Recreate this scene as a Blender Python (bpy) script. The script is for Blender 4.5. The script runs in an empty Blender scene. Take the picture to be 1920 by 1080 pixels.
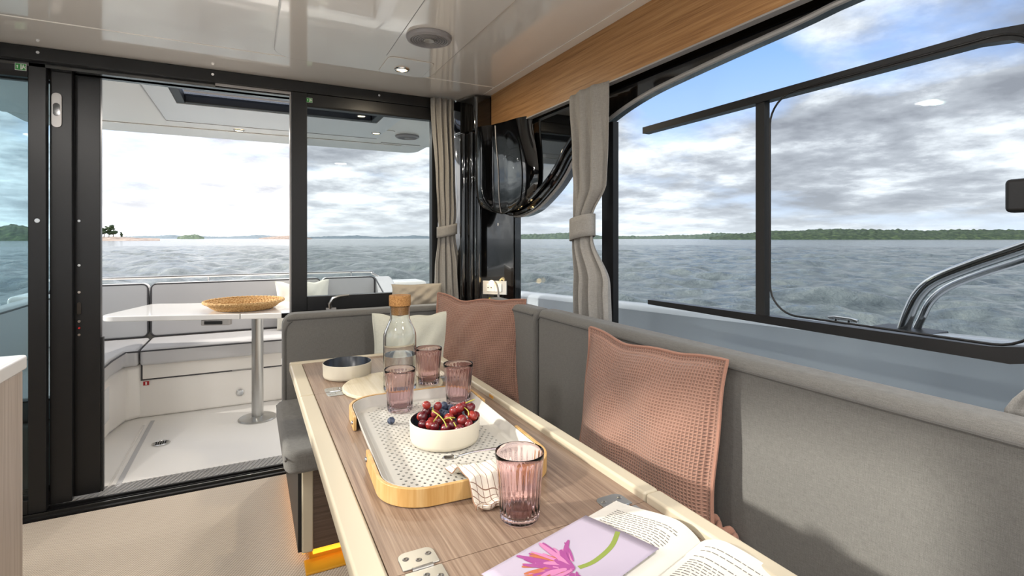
import bpy, bmesh, math, random
import numpy as np
from mathutils import Vector, Matrix, noise as mnoise
R = math.radians
random.seed(7)
S = bpy.context.scene
C = S.collection

# ------------------------------------------------------------------ camera
CAM_H = 1.17
YAW = math.atan(490 / 960.0)
cam_d = bpy.data.cameras.new('camera'); cam = bpy.data.objects.new('camera', cam_d); C.objects.link(cam)
cam.location = (0, 0, CAM_H); cam.rotation_euler = (R(90), 0, -YAW)
cam_d.sensor_width = 36; cam_d.lens = 18.0; cam_d.clip_start = 0.02; cam_d.clip_end = 20000
cam_d.shift_y = -93 / 1920.0
S.camera = cam
S.view_settings.view_transform = 'Standard'; S.view_settings.look = 'None'
S.view_settings.gamma = 1; S.view_settings.use_curve_mapping = False
S.view_settings.exposure = 1.7

def lin(c):
    if isinstance(c, str):
        c = tuple(int(c[i:i + 2], 16) / 255 for i in (0, 2, 4))
    return tuple((x / 12.92 if x <= .04045 else ((x + .055) / 1.055) ** 2.4) for x in c) + (1,)

# ------------------------------------------------------------------ world: broken cloud
def build_world():
    w = bpy.data.worlds.new('sky'); S.world = w; w.use_nodes = True
    nt = w.node_tree; N = nt.nodes; L = nt.links; N.clear()
    out = N.new('ShaderNodeOutputWorld'); bg = N.new('ShaderNodeBackground'); L.new(bg.outputs[0], out.inputs[0])
    tc = N.new('ShaderNodeTexCoord'); sep = N.new('ShaderNodeSeparateXYZ'); L.new(tc.outputs['Generated'], sep.inputs[0])
    def M(op, a, b=None, c=None):
        n = N.new('ShaderNodeMath'); n.operation = op
        for i, v in enumerate((a, b, c)):
            if v is None: continue
            if isinstance(v, (int, float)): n.inputs[i].default_value = v
            else: L.new(v, n.inputs[i])
        return n.outputs[0]
    z = M('ABSOLUTE', sep.outputs[2])
    den = M('ADD', z, 0.16)
    px = M('DIVIDE', sep.outputs[0], den); py = M('DIVIDE', sep.outputs[1], den)
    cmb = N.new('ShaderNodeCombineXYZ'); L.new(px, cmb.inputs[0]); L.new(py, cmb.inputs[1]); cmb.inputs[2].default_value = 3.3
    def noise(scale, detail, rough, off):
        mp = N.new('ShaderNodeMapping'); L.new(cmb.outputs[0], mp.inputs[0]); mp.inputs[1].default_value = off
        n = N.new('ShaderNodeTexNoise'); n.inputs['Scale'].default_value = scale; n.inputs['Detail'].default_value = detail
        n.inputs['Roughness'].default_value = rough; L.new(mp.outputs[0], n.inputs[0]); return n.outputs[0]
    def ramp(v, stops):
        r = N.new('ShaderNodeValToRGB'); L.new(v, r.inputs[0]); e = r.color_ramp.elements
        while len(e) < len(stops): e.new(.5)
        for q, (p, c) in zip(e, stops): q.position = p; q.color = c if len(c) == 4 else (*c, 1)
        return r.outputs[0]
    # cloud cover (with one gap of blue towards the starboard quarter)
    n1 = noise(0.75, 8, .55, (4.2, 1.7, 0)); n2 = noise(0.55, 5, .5, (5.5, 0.3, 9))
    dv = N.new('ShaderNodeVectorMath'); dv.operation = 'DOT_PRODUCT'; L.new(tc.outputs['Generated'], dv.inputs[0])
    g = Vector((.79, .70, .28)).normalized(); dv.inputs[1].default_value = g
    gap = N.new('ShaderNodeMapRange'); gap.interpolation_type = 'SMOOTHSTEP'; L.new(dv.outputs['Value'], gap.inputs[0])
    gap.inputs[1].default_value = .982; gap.inputs[2].default_value = 1.0; gap.inputs[3].default_value = 0; gap.inputs[4].default_value = .23
    cov = M('SUBTRACT', M('ADD', n1, .14), gap.outputs[0])
    mask = ramp(cov, [(.44, (0, 0, 0)), (.60, (1, 1, 1))])
    n3 = noise(2.3, 10, .62, (1.1, 8.3, 5)); 
    shade = M('ADD', M('MULTIPLY', n2, .52), M('MULTIPLY', n3, .48))
    cloud = ramp(shade, [(.38, (.25, .255, .28)), (.46, (.41, .415, .44)), (.53, (.74, .74, .75)), (.60, (1.10, 1.09, 1.06))])
    blue = ramp(z, [(0.0, (.62, .72, .86)), (.35, (.20, .36, .72)), (1, (.12, .25, .60))])
    mx = N.new('ShaderNodeMix'); mx.data_type = 'RGBA'; L.new(mask, mx.inputs[0]); L.new(blue, mx.inputs[6]); L.new(cloud, mx.inputs[7])
    # milky air near the horizon
    hz = ramp(z, [(0.0, (.7, .7, .7)), (.06, (.2, .2, .2)), (.16, (0, 0, 0))])
    mx2 = N.new('ShaderNodeMix'); mx2.data_type = 'RGBA'; L.new(hz, mx2.inputs[0]); L.new(mx.outputs[2], mx2.inputs[6]); mx2.inputs[7].default_value = (.60, .61, .62, 1)
    L.new(mx2.outputs[2], bg.inputs[0]); bg.inputs[1].default_value = 0.78
build_world()

# sun: low, behind the port quarter, softened by thin cloud
sd = bpy.data.lights.new('sun', 'SUN'); sun = bpy.data.objects.new('sun', sd); C.objects.link(sun)
sd.energy = 1.6; sd.angle = R(3.0); sd.color = (1, .95, .86)
SUN_DIR = Vector((1, -.30, -.39)).normalized()
sun.rotation_euler = SUN_DIR.to_track_quat('-Z', 'Y').to_euler()

# ------------------------------------------------------------------ materials
MATS = {}
def pbr(name, col, rough=.5, metal=0., **kw):
    m = bpy.data.materials.new(name); m.use_nodes = True
    b = m.node_tree.nodes['Principled BSDF']
    b.inputs['Base Color'].default_value = lin(col); b.inputs['Roughness'].default_value = rough; b.inputs['Metallic'].default_value = metal
    for k, v in kw.items(): b.inputs[k].default_value = v
    MATS[name] = m; return m
def nodes(m): 
    nt = m.node_tree; return nt, nt.nodes, nt.links, nt.nodes['Principled BSDF']
def coord(m, kind='Object', scale=(1, 1, 1), rot=(0, 0, 0)):
    nt, N, L, b = nodes(m)
    tc = N.new('ShaderNodeTexCoord'); mp = N.new('ShaderNodeMapping'); L.new(tc.outputs[kind], mp.inputs[0])
    mp.inputs['Scale'].default_value = scale; mp.inputs['Rotation'].default_value = rot
    return mp.outputs[0]
def noise_tex(m, vec, scale, detail=4, rough=.5):
    nt, N, L, b = nodes(m); n = N.new('ShaderNodeTexNoise'); L.new(vec, n.inputs[0])
    n.inputs['Scale'].default_value = scale; n.inputs['Detail'].default_value = detail; n.inputs['Roughness'].default_value = rough
    return n.outputs[0]
def cramp(m, fac, stops):
    nt, N, L, b = nodes(m); r = N.new('ShaderNodeValToRGB'); L.new(fac, r.inputs[0]); e = r.color_ramp.elements
    while len(e) < len(stops): e.new(.5)
    for q, (p, c) in zip(e, stops): q.position = p; q.color = lin(c)
    return r.outputs[0]
def math_(m, op, a, b_=None):
    nt, N, L, b = nodes(m); n = N.new('ShaderNodeMath'); n.operation = op
    for i, v in enumerate((a, b_)):
        if v is None: continue
        if isinstance(v, (int, float)): n.inputs[i].default_value = v
        else: L.new(v, n.inputs[i])
    return n.outputs[0]
def bump(m, h, strength, dist=.001):
    nt, N, L, b = nodes(m); n = N.new('ShaderNodeBump'); n.inputs['Strength'].default_value = strength; n.inputs['Distance'].default_value = dist
    L.new(h, n.inputs['Height']); L.new(n.outputs[0], b.inputs['Normal'])
def base(m, sock):
    nt, N, L, b = nodes(m); L.new(sock, b.inputs['Base Color'])

def wood(name, dark, mid, light, axis, rough=.42, fine=1.0):
    m = pbr(name, mid, rough)
    st = [42 * fine, 42 * fine, 42 * fine]; st[axis] = 1.1
    v = coord(m, 'Object', tuple(st)); n = noise_tex(m, v, 2.2, 7, .62)
    st2 = [170 * fine] * 3; st2[axis] = 3.0
    v2 = coord(m, 'Object', tuple(st2)); n2 = noise_tex(m, v2, 2.0, 3, .6)
    mixv = math_(m, 'ADD', math_(m, 'MULTIPLY', n, .62), math_(m, 'MULTIPLY', n2, .38))
    base(m, cramp(m, mixv, [(.36, dark), (.5, mid), (.66, light)])); bump(m, mixv, .25, .0006)
    return m
wood('table_wood', '6a5446', '86705f', '9c8775', 1, .38)
wood('valance_wood', '8a6038', 'ab7e50', 'bf9565', 1, .45)
wood('bench_wood', '3f3128', '554438', '66554a', 0, .45)
wood('pale_wood', 'c2b496', 'd2c6ac', 'dbd1bd', 1, .5, .5)
wood('bamboo', 'b3874a', 'c49c62', 'd0af7c', 2, .4, .4)
wood('galley_wood', 'a8988a', 'bdaea1', 'c9bcb0', 2, .45)

def fabric(name, a, b_, scale=900, bs=.5, rough=.9):
    m = pbr(name, a, rough)
    vec = coord(m, 'Object')
    nt, N, L, bb = nodes(m)
    n1 = noise_tex(m, vec, scale, 2, .7)
    st = coord(m, 'Object', (30, 30, 420)); n2 = noise_tex(m, st, 2.0, 3, .6)
    st3 = coord(m, 'Object', (420, 420, 30)); n3 = noise_tex(m, st3, 2.0, 3, .6)
    mixv = math_(m, 'ADD', math_(m, 'MULTIPLY', n1, .4), math_(m, 'ADD', math_(m, 'MULTIPLY', n2, .3), math_(m, 'MULTIPLY', n3, .3)))
    base(m, cramp(m, mixv, [(.36, a), (.64, b_)])); bump(m, mixv, bs, .0012)
    bb.inputs['Sheen Weight'].default_value = .15
    return m
fabric('grey_fabric', '575551', '767470')
fabric('grey_piping', '4a4845', '5f5d5a')
fabric('curtain_linen', '85817b', 'aca8a2', 700, .6)
fabric('sage_fabric', 'bcbcae', 'd2d2c6', 600, .4)
fabric('beige_fabric', 'a89b88', 'bcb09e', 600, .4)
fabric('cream_fabric', 'd8d4c6', 'e8e5da', 500, .3)

def waffle(name, a, b_, cells):
    m = pbr(name, a, .92); nt, N, L, bb = nodes(m)
    uv = N.new('ShaderNodeUVMap'); uv.uv_map = 'UVMap'; sp = N.new('ShaderNodeSeparateXYZ'); L.new(uv.outputs[0], sp.inputs[0])
    def ridge(s):
        q = math_(m, 'FRACT', math_(m, 'MULTIPLY', s, cells)); d = math_(m, 'ABSOLUTE', math_(m, 'SUBTRACT', q, .5))
        return math_(m, 'POWER', math_(m, 'MULTIPLY', d, 2), 1.6)
    h = math_(m, 'MAXIMUM', ridge(sp.outputs[0]), ridge(sp.outputs[1]))
    base(m, cramp(m, h, [(.0, a), (.75, b_)])); bump(m, h, .9, .0035)
    bb.inputs['Sheen Weight'].default_value = .2
    return m
waffle('pink_waffle', '7c5a4b', 'a47c6b', 60)
fabric('pink_hem', '8f6857', 'a77b69', 500, .4)

# floor mat: woven vinyl
m = pbr('woven_mat', 'b3a390', .75); nt, N, L, bb = nodes(m)
sp = N.new('ShaderNodeSeparateXYZ'); L.new(coord(m, 'Object', (1, 1, 1), (0, 0, .0)), sp.inputs[0])
sx = math_(m, 'SINE', math_(m, 'MULTIPLY', math_(m, 'ADD', sp.outputs[0], math_(m, 'MULTIPLY', sp.outputs[1], .5)), 560))
sy = math_(m, 'SINE', math_(m, 'MULTIPLY', sp.outputs[1], 640))
h = math_(m, 'ADD', math_(m, 'MULTIPLY', math_(m, 'MULTIPLY', sx, sy), .5), .5)
base(m, cramp(m, h, [(.1, '9a8b7a'), (.5, 'cbbdac'), (.9, 'e2d8ca')])); bump(m, h, .6, .002)

pbr('gelcoat', 'efebe5', .16, **{'Coat Weight': .4}); pbr('gelcoat_cool', 'dfe1e3', .25, **{'Coat Weight': .3})
pbr('ceiling_gloss', 'f2ede7', .12, **{'Coat Weight': 1.0, 'Coat Roughness': .03, 'Coat IOR': 1.7})
m = pbr('cockpit_deck', 'f6f3ee', .45); bump(m, noise_tex(m, coord(m), 700, 2), .15, .0006)
pbr('black_anodised', '1b1b1c', .38, .3); pbr('black_gloss', '060607', .06, **{'Coat Weight': 1.0, 'Coat Roughness': .02})
pbr('black_mirror', '08090a', .03, **{'IOR': 2.4}); pbr('dark_rubber', '141414', .7)
pbr('steel', 'c9c9c9', .14, 1.0); pbr('hinge_steel', 'b4b4b2', .34, .9); pbr('brushed_steel', 'b8b8b6', .28, 1.0); pbr('silver_plastic', 'a9a6a4', .35, .2)
pbr('speaker_grey', '9d9a9c', .5); pbr('speaker_mesh', '77757a', .6)
pbr('cream_laminate', 'bcb19b', .35); pbr('white_laminate', 'e9e7e4', .18, **{'Coat Weight': .5})
pbr('ceramic_cream', 'd3cbb9', .45); pbr('ceramic_dark', '2b3038', .25)
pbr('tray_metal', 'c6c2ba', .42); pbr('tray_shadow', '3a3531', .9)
m = pbr('cork', 'b5834e', .85); n = noise_tex(m, coord(m), 260, 5, .7); base(m, cramp(m, n, [(.35, '7d5530'), (.5, 'b07f49'), (.7, 'c99a63')])); bump(m, n, .4, .001)
pbr('vinyl_grey', 'c2c1c2', .5); pbr('vinyl_side', 'a6a5a7', .5); pbr('vinyl_piping', '3d3c3f', .5)
pbr('paper', 'd2cec4', .8); pbr('paper_edge', 'd6cdb9', .85); pbr('ink', '6f6a66', .9); pbr('book_cover', '3b4542', .5)
pbr('card_lilac', 'aba0b0', .45); pbr('petal_magenta', '93437f', .5); pbr('petal_orange', 'ad6242', .5); pbr('petal_pink', 'b9749c', .5); pbr('stem_green', '7d8a3e', .5); pbr('stem_brown', 'b0803e', .5)
pbr('white_plastic', 'e8e8e6', .3); pbr('pale_plastic', 'c9c7c2', .3); pbr('sign_green', '2f8f3c', .4); pbr('sign_white', 'f0f2ee', .4); pbr('sign_red', 'a8151c', .4); pbr('sign_yellow', 'd8c800', .4)
pbr('amber_plastic', 'd89c28', .3)
m = pbr('grape_skin', '7c1a20', .22, **{'Subsurface Weight': .25, 'Subsurface Radius': (.01, .003, .002), 'Coat Weight': .3})
oi = m.node_tree.nodes.new('ShaderNodeObjectInfo'); base(m, cramp(m, oi.outputs['Random'], [(0, '4a1219'), (.5, '701c24'), (1, '953126')]))
m = pbr('blueberry_skin', '2c3447', .6); n = noise_tex(m, coord(m), 120, 3); base(m, cramp(m, n, [(.35, '1e2433'), (.65, '56617a')]))
pbr('grape_stem', 'a8a03e', .6)
m = pbr('basket_weave', 'b8874a', .8); n = noise_tex(m, coord(m), 130, 4, .7); base(m, cramp(m, n, [(.3, '8a5f30'), (.5, 'c49a62'), (.72, 'e6cb98')])); bump(m, n, .9, .006)
pbr('red_button', 'c81e1e', .4)
def emis(name, col, s):
    m = pbr(name, col, .5); b = m.node_tree.nodes['Principled BSDF']; b.inputs['Emission Color'].default_value = lin(col); b.inputs['Emission Strength'].default_value = s; return m
emis('lamp_warm', 'ffd9a0', 3); emis('bulb_warm', 'ffd890', 5); emis('led_amber', 'ffb830', .5)

def pane_mat(name, tint, refl=1.0, rough=0.0):
    m = bpy.data.materials.new(name); m.use_nodes = True; nt = m.node_tree; N = nt.nodes; L = nt.links; N.clear()
    o = N.new('ShaderNodeOutputMaterial'); t = N.new('ShaderNodeBsdfTransparent'); t.inputs[0].default_value = (*tint, 1)
    g = N.new('ShaderNodeBsdfGlossy'); g.inputs['Roughness'].default_value = rough
    fr = N.new('ShaderNodeFresnel'); fr.inputs[0].default_value = 1.45
    mu = N.new('ShaderNodeMath'); mu.operation = 'MULTIPLY'; L.new(fr.outputs[0], mu.inputs[0]); mu.inputs[1].default_value = refl
    mx = N.new('ShaderNodeMixShader'); L.new(mu.outputs[0], mx.inputs[0]); L.new(t.outputs[0], mx.inputs[1]); L.new(g.outputs[0], mx.inputs[2]); L.new(mx.outputs[0], o.inputs[0])
    MATS[name] = m; return m
pane_mat('pane_clear', (.95, .96, .96), .5); pane_mat('pane_aft', (.74, .77, .78), .15); pane_mat('pane_side', (.74, .77, .79), .05); pane_mat('pane_sash', (.97, .97, .97), .03); pane_mat('pane_blue', (.84, .89, .905), .5); pane_mat('pane_dark', (.72, .76, .84), .5)
def glass(name, col, ior=1.45, rough=0.0):
    m = pbr(name, col, rough, **{'Transmission Weight': 1.0, 'IOR': ior}); return m
glass('clear_glass', 'fbfdfd'); glass('pink_glass', 'f3dfe2'); glass('water_clear', 'fafdff', 1.33)

m = pbr('napkin_stripe', 'e6dccb', .9); nt, N, L, bb = nodes(m)
uv = N.new('ShaderNodeUVMap'); uv.uv_map = 'UVMap'; sp = N.new('ShaderNodeSeparateXYZ'); L.new(uv.outputs[0], sp.inputs[0])
q = math_(m, 'FRACT', math_(m, 'MULTIPLY', sp.outputs[0], 9.0)); st = math_(m, 'LESS_THAN', q, .10)
q2 = math_(m, 'FRACT', math_(m, 'MULTIPLY', sp.outputs[1], 26.0)); st2 = math_(m, 'MULTIPLY', math_(m, 'LESS_THAN', q2, .16), math_(m, 'GREATER_THAN', sp.outputs[1], .8))
base(m, cramp(m, math_(m, 'MAXIMUM', st, st2), [(.2, 'e9e0d0'), (.8, '8c6a55')])); bump(m, noise_tex(m, coord(m), 700, 2), .3, .0008)

# sea
m = pbr('sea_water', '27363c', .12, **{'IOR': 1.33, 'Specular IOR Level': .35}); nt, N, L, bb = nodes(m)
v = coord(m, 'Object', (1, 1, 1)); n1 = noise_tex(m, v, 1.1, 8, .66); n2 = noise_tex(m, v, 6.0, 4, .6)
hh = math_(m, 'ADD', math_(m, 'MULTIPLY', n1, .7), math_(m, 'MULTIPLY', n2, .22)); bump(m, hh, 1.0, .35)
base(m, cramp(m, n1, [(.35, '5a6366'), (.55, '7e8686'), (.75, '999d94')]))
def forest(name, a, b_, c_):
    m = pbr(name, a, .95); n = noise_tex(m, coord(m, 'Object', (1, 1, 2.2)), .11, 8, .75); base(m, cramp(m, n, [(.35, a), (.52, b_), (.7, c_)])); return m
forest('forest_near', '27342a', '43543c', '71804f'); forest('forest_mid_haze', '4c5b52', '63735f', '7f8c6c'); forest('forest_far_haze', '6d7a84', '7c8a92', '8d99a0')  # paler mid and far colours have distance haze painted in
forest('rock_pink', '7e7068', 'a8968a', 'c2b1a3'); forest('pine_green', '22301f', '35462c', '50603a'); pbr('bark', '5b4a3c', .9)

# ------------------------------------------------------------------ builders
class MB:
    def __init__(s): s.v = []; s.f = []; s.uv = None
    def add(s, vs, fs):
        o = len(s.v); s.v += [tuple(p) for p in vs]; s.f += [tuple(i + o for i in f) for f in fs]; return s
    def box(s, x0, x1, y0, y1, z0, z1):
        v = [(x, y, z) for z in (z0, z1) for y in (y0, y1) for x in (x0, x1)]
        return s.add(v, [(0, 2, 3, 1), (4, 5, 7, 6), (0, 1, 5, 4), (1, 3, 7, 5), (3, 2, 6, 7), (2, 0, 4, 6)])
    def prism(s, poly, lo, hi, axis='z'):
        n = len(poly)
        def P(a, b, h): return (a, b, h) if axis == 'z' else ((h, a, b) if axis == 'x' else (a, h, b))
        v = [P(a, b, lo) for a, b in poly] + [P(a, b, hi) for a, b in poly]
        return s.add(v, [tuple(range(n))[::-1], tuple(range(n, 2 * n))] + [(i, (i + 1) % n, n + (i + 1) % n, n + i) for i in range(n)])
    def lathe(s, prof, n=32, c=(0, 0, 0), close=False):
        v = []; f = []; m_ = len(prof)
        for k in range(n):
            a = 2 * math.pi * k / n
            v += [(c[0] + r * math.cos(a), c[1] + r * math.sin(a), c[2] + z) for r, z in prof]
        for k in range(n):
            k2 = (k + 1) % n
            for i in range(m_ if close else m_ - 1):
                i2 = (i + 1) % m_
                f.append((k * m_ + i, k2 * m_ + i, k2 * m_ + i2, k * m_ + i2))
        return s.add(v, f)
    def disc(s, r, z, n=24, c=(0, 0), flip=False):
        v = [(c[0] + r * math.cos(2 * math.pi * k / n), c[1] + r * math.sin(2 * math.pi * k / n), z) for k in range(n)]
        return s.add(v, [tuple(range(n))[::-1] if flip else tuple(range(n))])
    def cyl(s, c, r, h, n=24, axis='z'):
        a = [(r * math.cos(2 * math.pi * k / n), r * math.sin(2 * math.pi * k / n)) for k in range(n)]
        if axis == 'z': return s.prism([(c[0] + p, c[1] + q) for p, q in a], c[2], c[2] + h, 'z')
        if axis == 'x': return s.prism([(c[1] + p, c[2] + q) for p, q in a], c[0], c[0] + h, 'x')
        return s.prism([(c[0] + p, c[2] + q) for p, q in a], c[1], c[1] + h, 'y')
    def tube(s, path, r, n=10, closed=False):
        P = [Vector(p) for p in path]; m_ = len(P); v = []; f = []
        up = Vector((0, 0, 1)); prev = None
        for i, p in enumerate(P):
            if closed: t = P[(i + 1) % m_] - P[i - 1]
            else: t = P[min(i + 1, m_ - 1)] - P[max(i - 1, 0)]
            t = t.normalized() if t.length > 1e-9 else Vector((0, 0, 1))
            if prev is None:
                a = up.cross(t); a = a.normalized() if a.length > 1e-3 else Vector((1, 0, 0))
            else:
                a = prev - t * prev.dot(t); a = a.normalized()
            prev = a; b = t.cross(a); rr = r[i] if isinstance(r, (list, tuple)) else r
            v += [tuple(p + (a * math.cos(2 * math.pi * k / n) + b * math.sin(2 * math.pi * k / n)) * rr) for k in range(n)]
        seg = m_ if closed else m_ - 1
        for i in range(seg):
            j = (i + 1) % m_
            for k in range(n):
                k2 = (k + 1) % n; f.append((i * n + k, i * n + k2, j * n + k2, j * n + k))
        if not closed: f += [tuple(range(n))[::-1], tuple(range((m_ - 1) * n, m_ * n))]
        return s.add(v, f)
    def grid(s, fn, nu, nv, cu=False, cv=False):
        v = [fn(i / (nu if cu else nu - 1), j / (nv if cv else nv - 1)) for i in range(nu) for j in range(nv)]
        f = []
        for i in range(nu if cu else nu - 1):
            for j in range(nv if cv else nv - 1):
                i2 = (i + 1) % nu; j2 = (j + 1) % nv
                f.append((i * nv + j, i2 * nv + j, i2 * nv + j2, i * nv + j2))
        return s.add(v, f)
    def sphere(s, c, r, nu=14, nv=9, sz=1.0):
        s.lathe([(r * math.sin(math.pi * j / (nv - 1)) + 1e-5, -r * sz * math.cos(math.pi * j / (nv - 1))) for j in range(nv)], nu, c); return s
    def build(s, name, mat, parent=None, world=False, bevel=0, seg=3, smooth=35, solid=0, sub=0, loc=None):
        v = np.array(s.v, dtype=float)
        if world and parent is not None: v = v - np.array(base_of(parent))
        me = bpy.data.meshes.new(name); me.from_pydata(v.tolist(), [], s.f)
        if s.uv:
            ul = me.uv_layers.new(name='UVMap')
            for l in me.loops: ul.data[l.index].uv = s.uv[l.vertex_index]
        bm = bmesh.new(); bm.from_mesh(me); bmesh.ops.recalc_face_normals(bm, faces=bm.faces) if smooth != 'keep' else None; bm.to_mesh(me); bm.free()
        if smooth and smooth != 'keep':
            me.polygons.foreach_set('use_smooth', [True] * len(me.polygons)); me.set_sharp_from_angle(angle=R(smooth))
        me.materials.append(MATS[mat] if isinstance(mat, str) else mat)
        o = bpy.data.objects.new(name, me); C.objects.link(o)
        if parent is not None: o.parent = parent
        if loc: o.location = loc
        if solid:
            md = o.modifiers.new('solid', 'SOLIDIFY'); md.thickness = solid; md.offset = 0
        if bevel:
            md = o.modifiers.new('bevel', 'BEVEL'); md.width = bevel; md.segments = seg; md.limit_method = 'ANGLE'; md.angle_limit = R(40); md.harden_normals = True
        if sub:
            md = o.modifiers.new('sub', 'SUBSURF'); md.levels = sub; md.render_levels = sub
        return o
def base_of(o):
    b = Vector((0, 0, 0))
    while o is not None: b = b + o.location; o = o.parent
    return b
def tag(o, label, cat, group=None, kind=None):
    o['label'] = label; o['category'] = cat
    if group: o['group'] = group
    if kind: o['kind'] = kind
    return o
def struct(o, label=None):
    o['kind'] = 'structure'
    if label: o['label'] = label
    return o
def empty(name, loc=(0, 0, 0), rot=(0, 0, 0)):
    o = bpy.data.objects.new(name, None); C.objects.link(o); o.location = loc; o.rotation_euler = rot; o.empty_display_size = .05; return o
def thing(name, label, cat, loc=(0, 0, 0), rot=(0, 0, 0), group=None):
    return tag(empty(name, loc, rot), label, cat, group)
def box(name, mat, b, parent=None, bevel=0, world=True, seg=3):
    return MB().box(*b).build(name, mat, parent, world, bevel, seg)
def copy_tree(o, parent=None):
    c = o.copy(); C.objects.link(c); c.parent = parent
    for ch in list(o.children): copy_tree(ch, c)
    return c
def rrect(x0, x1, y0, y1, r, n=6):
    rs = r if isinstance(r, (list, tuple)) else [r] * 4
    out = []
    for (cx, cy, a0, q) in ((x1, y1, 0, rs[0]), (x0, y1, 90, rs[1]), (x0, y0, 180, rs[2]), (x1, y0, 270, rs[3])):
        sx = 1 if cx == x1 else -1; sy = 1 if cy == y1 else -1
        if q <= 0: out.append((cx, cy)); continue
        for k in range(n + 1):
            a = R(a0 + 90 * k / n); out.append((cx - sx * q + q * math.cos(a), cy - sy * q + q * math.sin(a)))
    return out
def smooth_path(pts, n=8):
    P = [Vector(p) for p in pts]; out = []
    for i in range(len(P) - 1):
        p0 = P[max(i - 1, 0)]; p1 = P[i]; p2 = P[i + 1]; p3 = P[min(i + 2, len(P) - 1)]
        for k in range(n):
            t = k / n
            out.append(.5 * ((2 * p1) + (p2 - p0) * t + (2 * p0 - 5 * p1 + 4 * p2 - p3) * t * t + (-p0 + 3 * p1 - 3 * p2 + p3) * t ** 3))
    out.append(P[-1]); return [tuple(p) for p in out]
def ss(a, b, x):
    t = max(0, min(1, (x - a) / (b - a))); return t * t * (3 - 2 * t)

# ================================================================== SETTING: cabin shell
CEIL = 1.972; BY = 2.83; SX = 1.25
struct(box('floor', 'woven_mat', (-1.3, 1.3, -1.75, 2.775, -.03, 0)))
# subfloor and door sill structure
struct(box('trim_1', 'black_anodised', (-1.25, .17, 2.776, 3.0, -.06, -.006)), 'black sliding door track across the threshold')
t1 = bpy.data.objects['trim_1']
for y0, y1, z, mt in ((2.785, 2.80, .006, 'black_anodised'), (2.822, 2.827, .012, 'brushed_steel'), (2.868, 2.882, .014, 'black_anodised'), (2.845, 2.85, .01, 'black_anodised')):
    box('track_rail', mt, (-1.2, .16, y0, y1, -.006, z), t1)
# ribbed tread plate
tp = struct(box('trim_2', 'brushed_steel', (-1.2, .5, 2.89, 3.02, -.02, .002)), 'grey ribbed tread plate outside the door')
rm = MB()
for k in range(70):
    x = -1.15 + k * .023
    rm.prism([(x, 2.895), (x + .007, 2.895), (x + .067, 3.015), (x + .060, 3.015)], .002, .005)
ro = rm.build('rib', 'silver_plastic', tp, True); ro['kind'] = 'stuff'

# ceiling with sunroof opening above and behind the camera
hx0, hx1, hy0, hy1 = -.80, .55, -1.1, .75
cm = MB()
cm.box(-1.3, hx0, -1.75, 2.46, CEIL, CEIL + .06); cm.box(hx1, 1.3, -1.75, 2.46, CEIL, CEIL + .06)
cm.box(hx0, hx1, hy1, 2.46, CEIL, CEIL + .06); cm.box(hx0, hx1, -1.75, hy0, CEIL, CEIL + .06)
ceil = struct(cm.build('ceiling', 'ceiling_gloss'))
box('aft_panel', 'ceiling_gloss', (-1.3, 1.3, 2.464, 2.86, CEIL - .002, CEIL + .05), ceil, .004)
MB().prism(rrect(.085, .785, .85, 2.44, [.06, .10, .05, .05], 8), CEIL - .016, CEIL - .0005).build('moulded_panel', 'ceiling_gloss', ceil, True, .014, 4)
MB().prism(rrect(.53, .74, 2.20, 2.425, [.03, .03, .03, .03]), CEIL - .0205, CEIL - .0165).build('lamp_panel', 'ceiling_gloss', ceil, True, .0035, 2)
MB().tube([(.52, 2.20, CEIL - .0163), (.50, .9, CEIL - .0163)], .0016, 6).build('panel_seam', 'silver_plastic', ceil, True)
box('side_cove', 'gelcoat', (1.150, 1.196, -1.0, 2.6, CEIL - .004, CEIL - .001), ceil)
sr = empty('window_5', (0, 0, CEIL)); struct(sr, 'open glass sunroof behind the viewer')
fm = MB()
for b in ((hx0, hx0 + .04, hy0, hy1), (hx1 - .04, hx1, hy0, hy1), (hx0 + .04, hx1 - .04, hy0, hy0 + .04), (hx0 + .04, hx1 - .04, hy1 - .04, hy1)): fm.box(*b, CEIL + .001, CEIL + .055)
fm.build('frame', 'black_anodised', sr, True)
box('pane', 'pane_clear', (hx0 + .04, hx1 - .04, hy0 + .04, hy1 - .04, CEIL + .03, CEIL + .036), sr)

# wood valance
val = struct(box('trim_3', 'valance_wood', (1.197, 1.222, -1.0, 2.601, 1.757, CEIL - .001), bevel=.002), 'oak valance running above the side window')
box('edge_lip', 'silver_plastic', (1.195, 1.2225, -1.0, 2.601, 1.7515, 1.757), val)

# aft bulkhead: lower wall, header
struct(box('wall_aft', 'gelcoat', (.17, 1.3, 2.84, 2.90, -.1, .775)))
hd = struct(box('trim_4', 'black_anodised', (-1.28, 1.06, 2.80, 2.98, 1.912, CEIL - .003), bevel=.003), 'black header beam over the sliding door')
for x in (-.79, -.16, .62): MB().cyl((x, 2.797, 1.945), .006, .004, 12, 'y').build('screw', 'steel', hd, True)
box('door_channel', 'black_gloss', (-1.2, .181, 2.83, 2.86, 1.893, 1.911), hd); box('door_channel', 'silver_plastic', (-.15, .181, 2.815, 2.823, 1.899, 1.911), hd)
box('door_channel', 'black_gloss', (-1.2, .181, 2.90, 2.93, 1.893, 1.911), hd)

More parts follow.
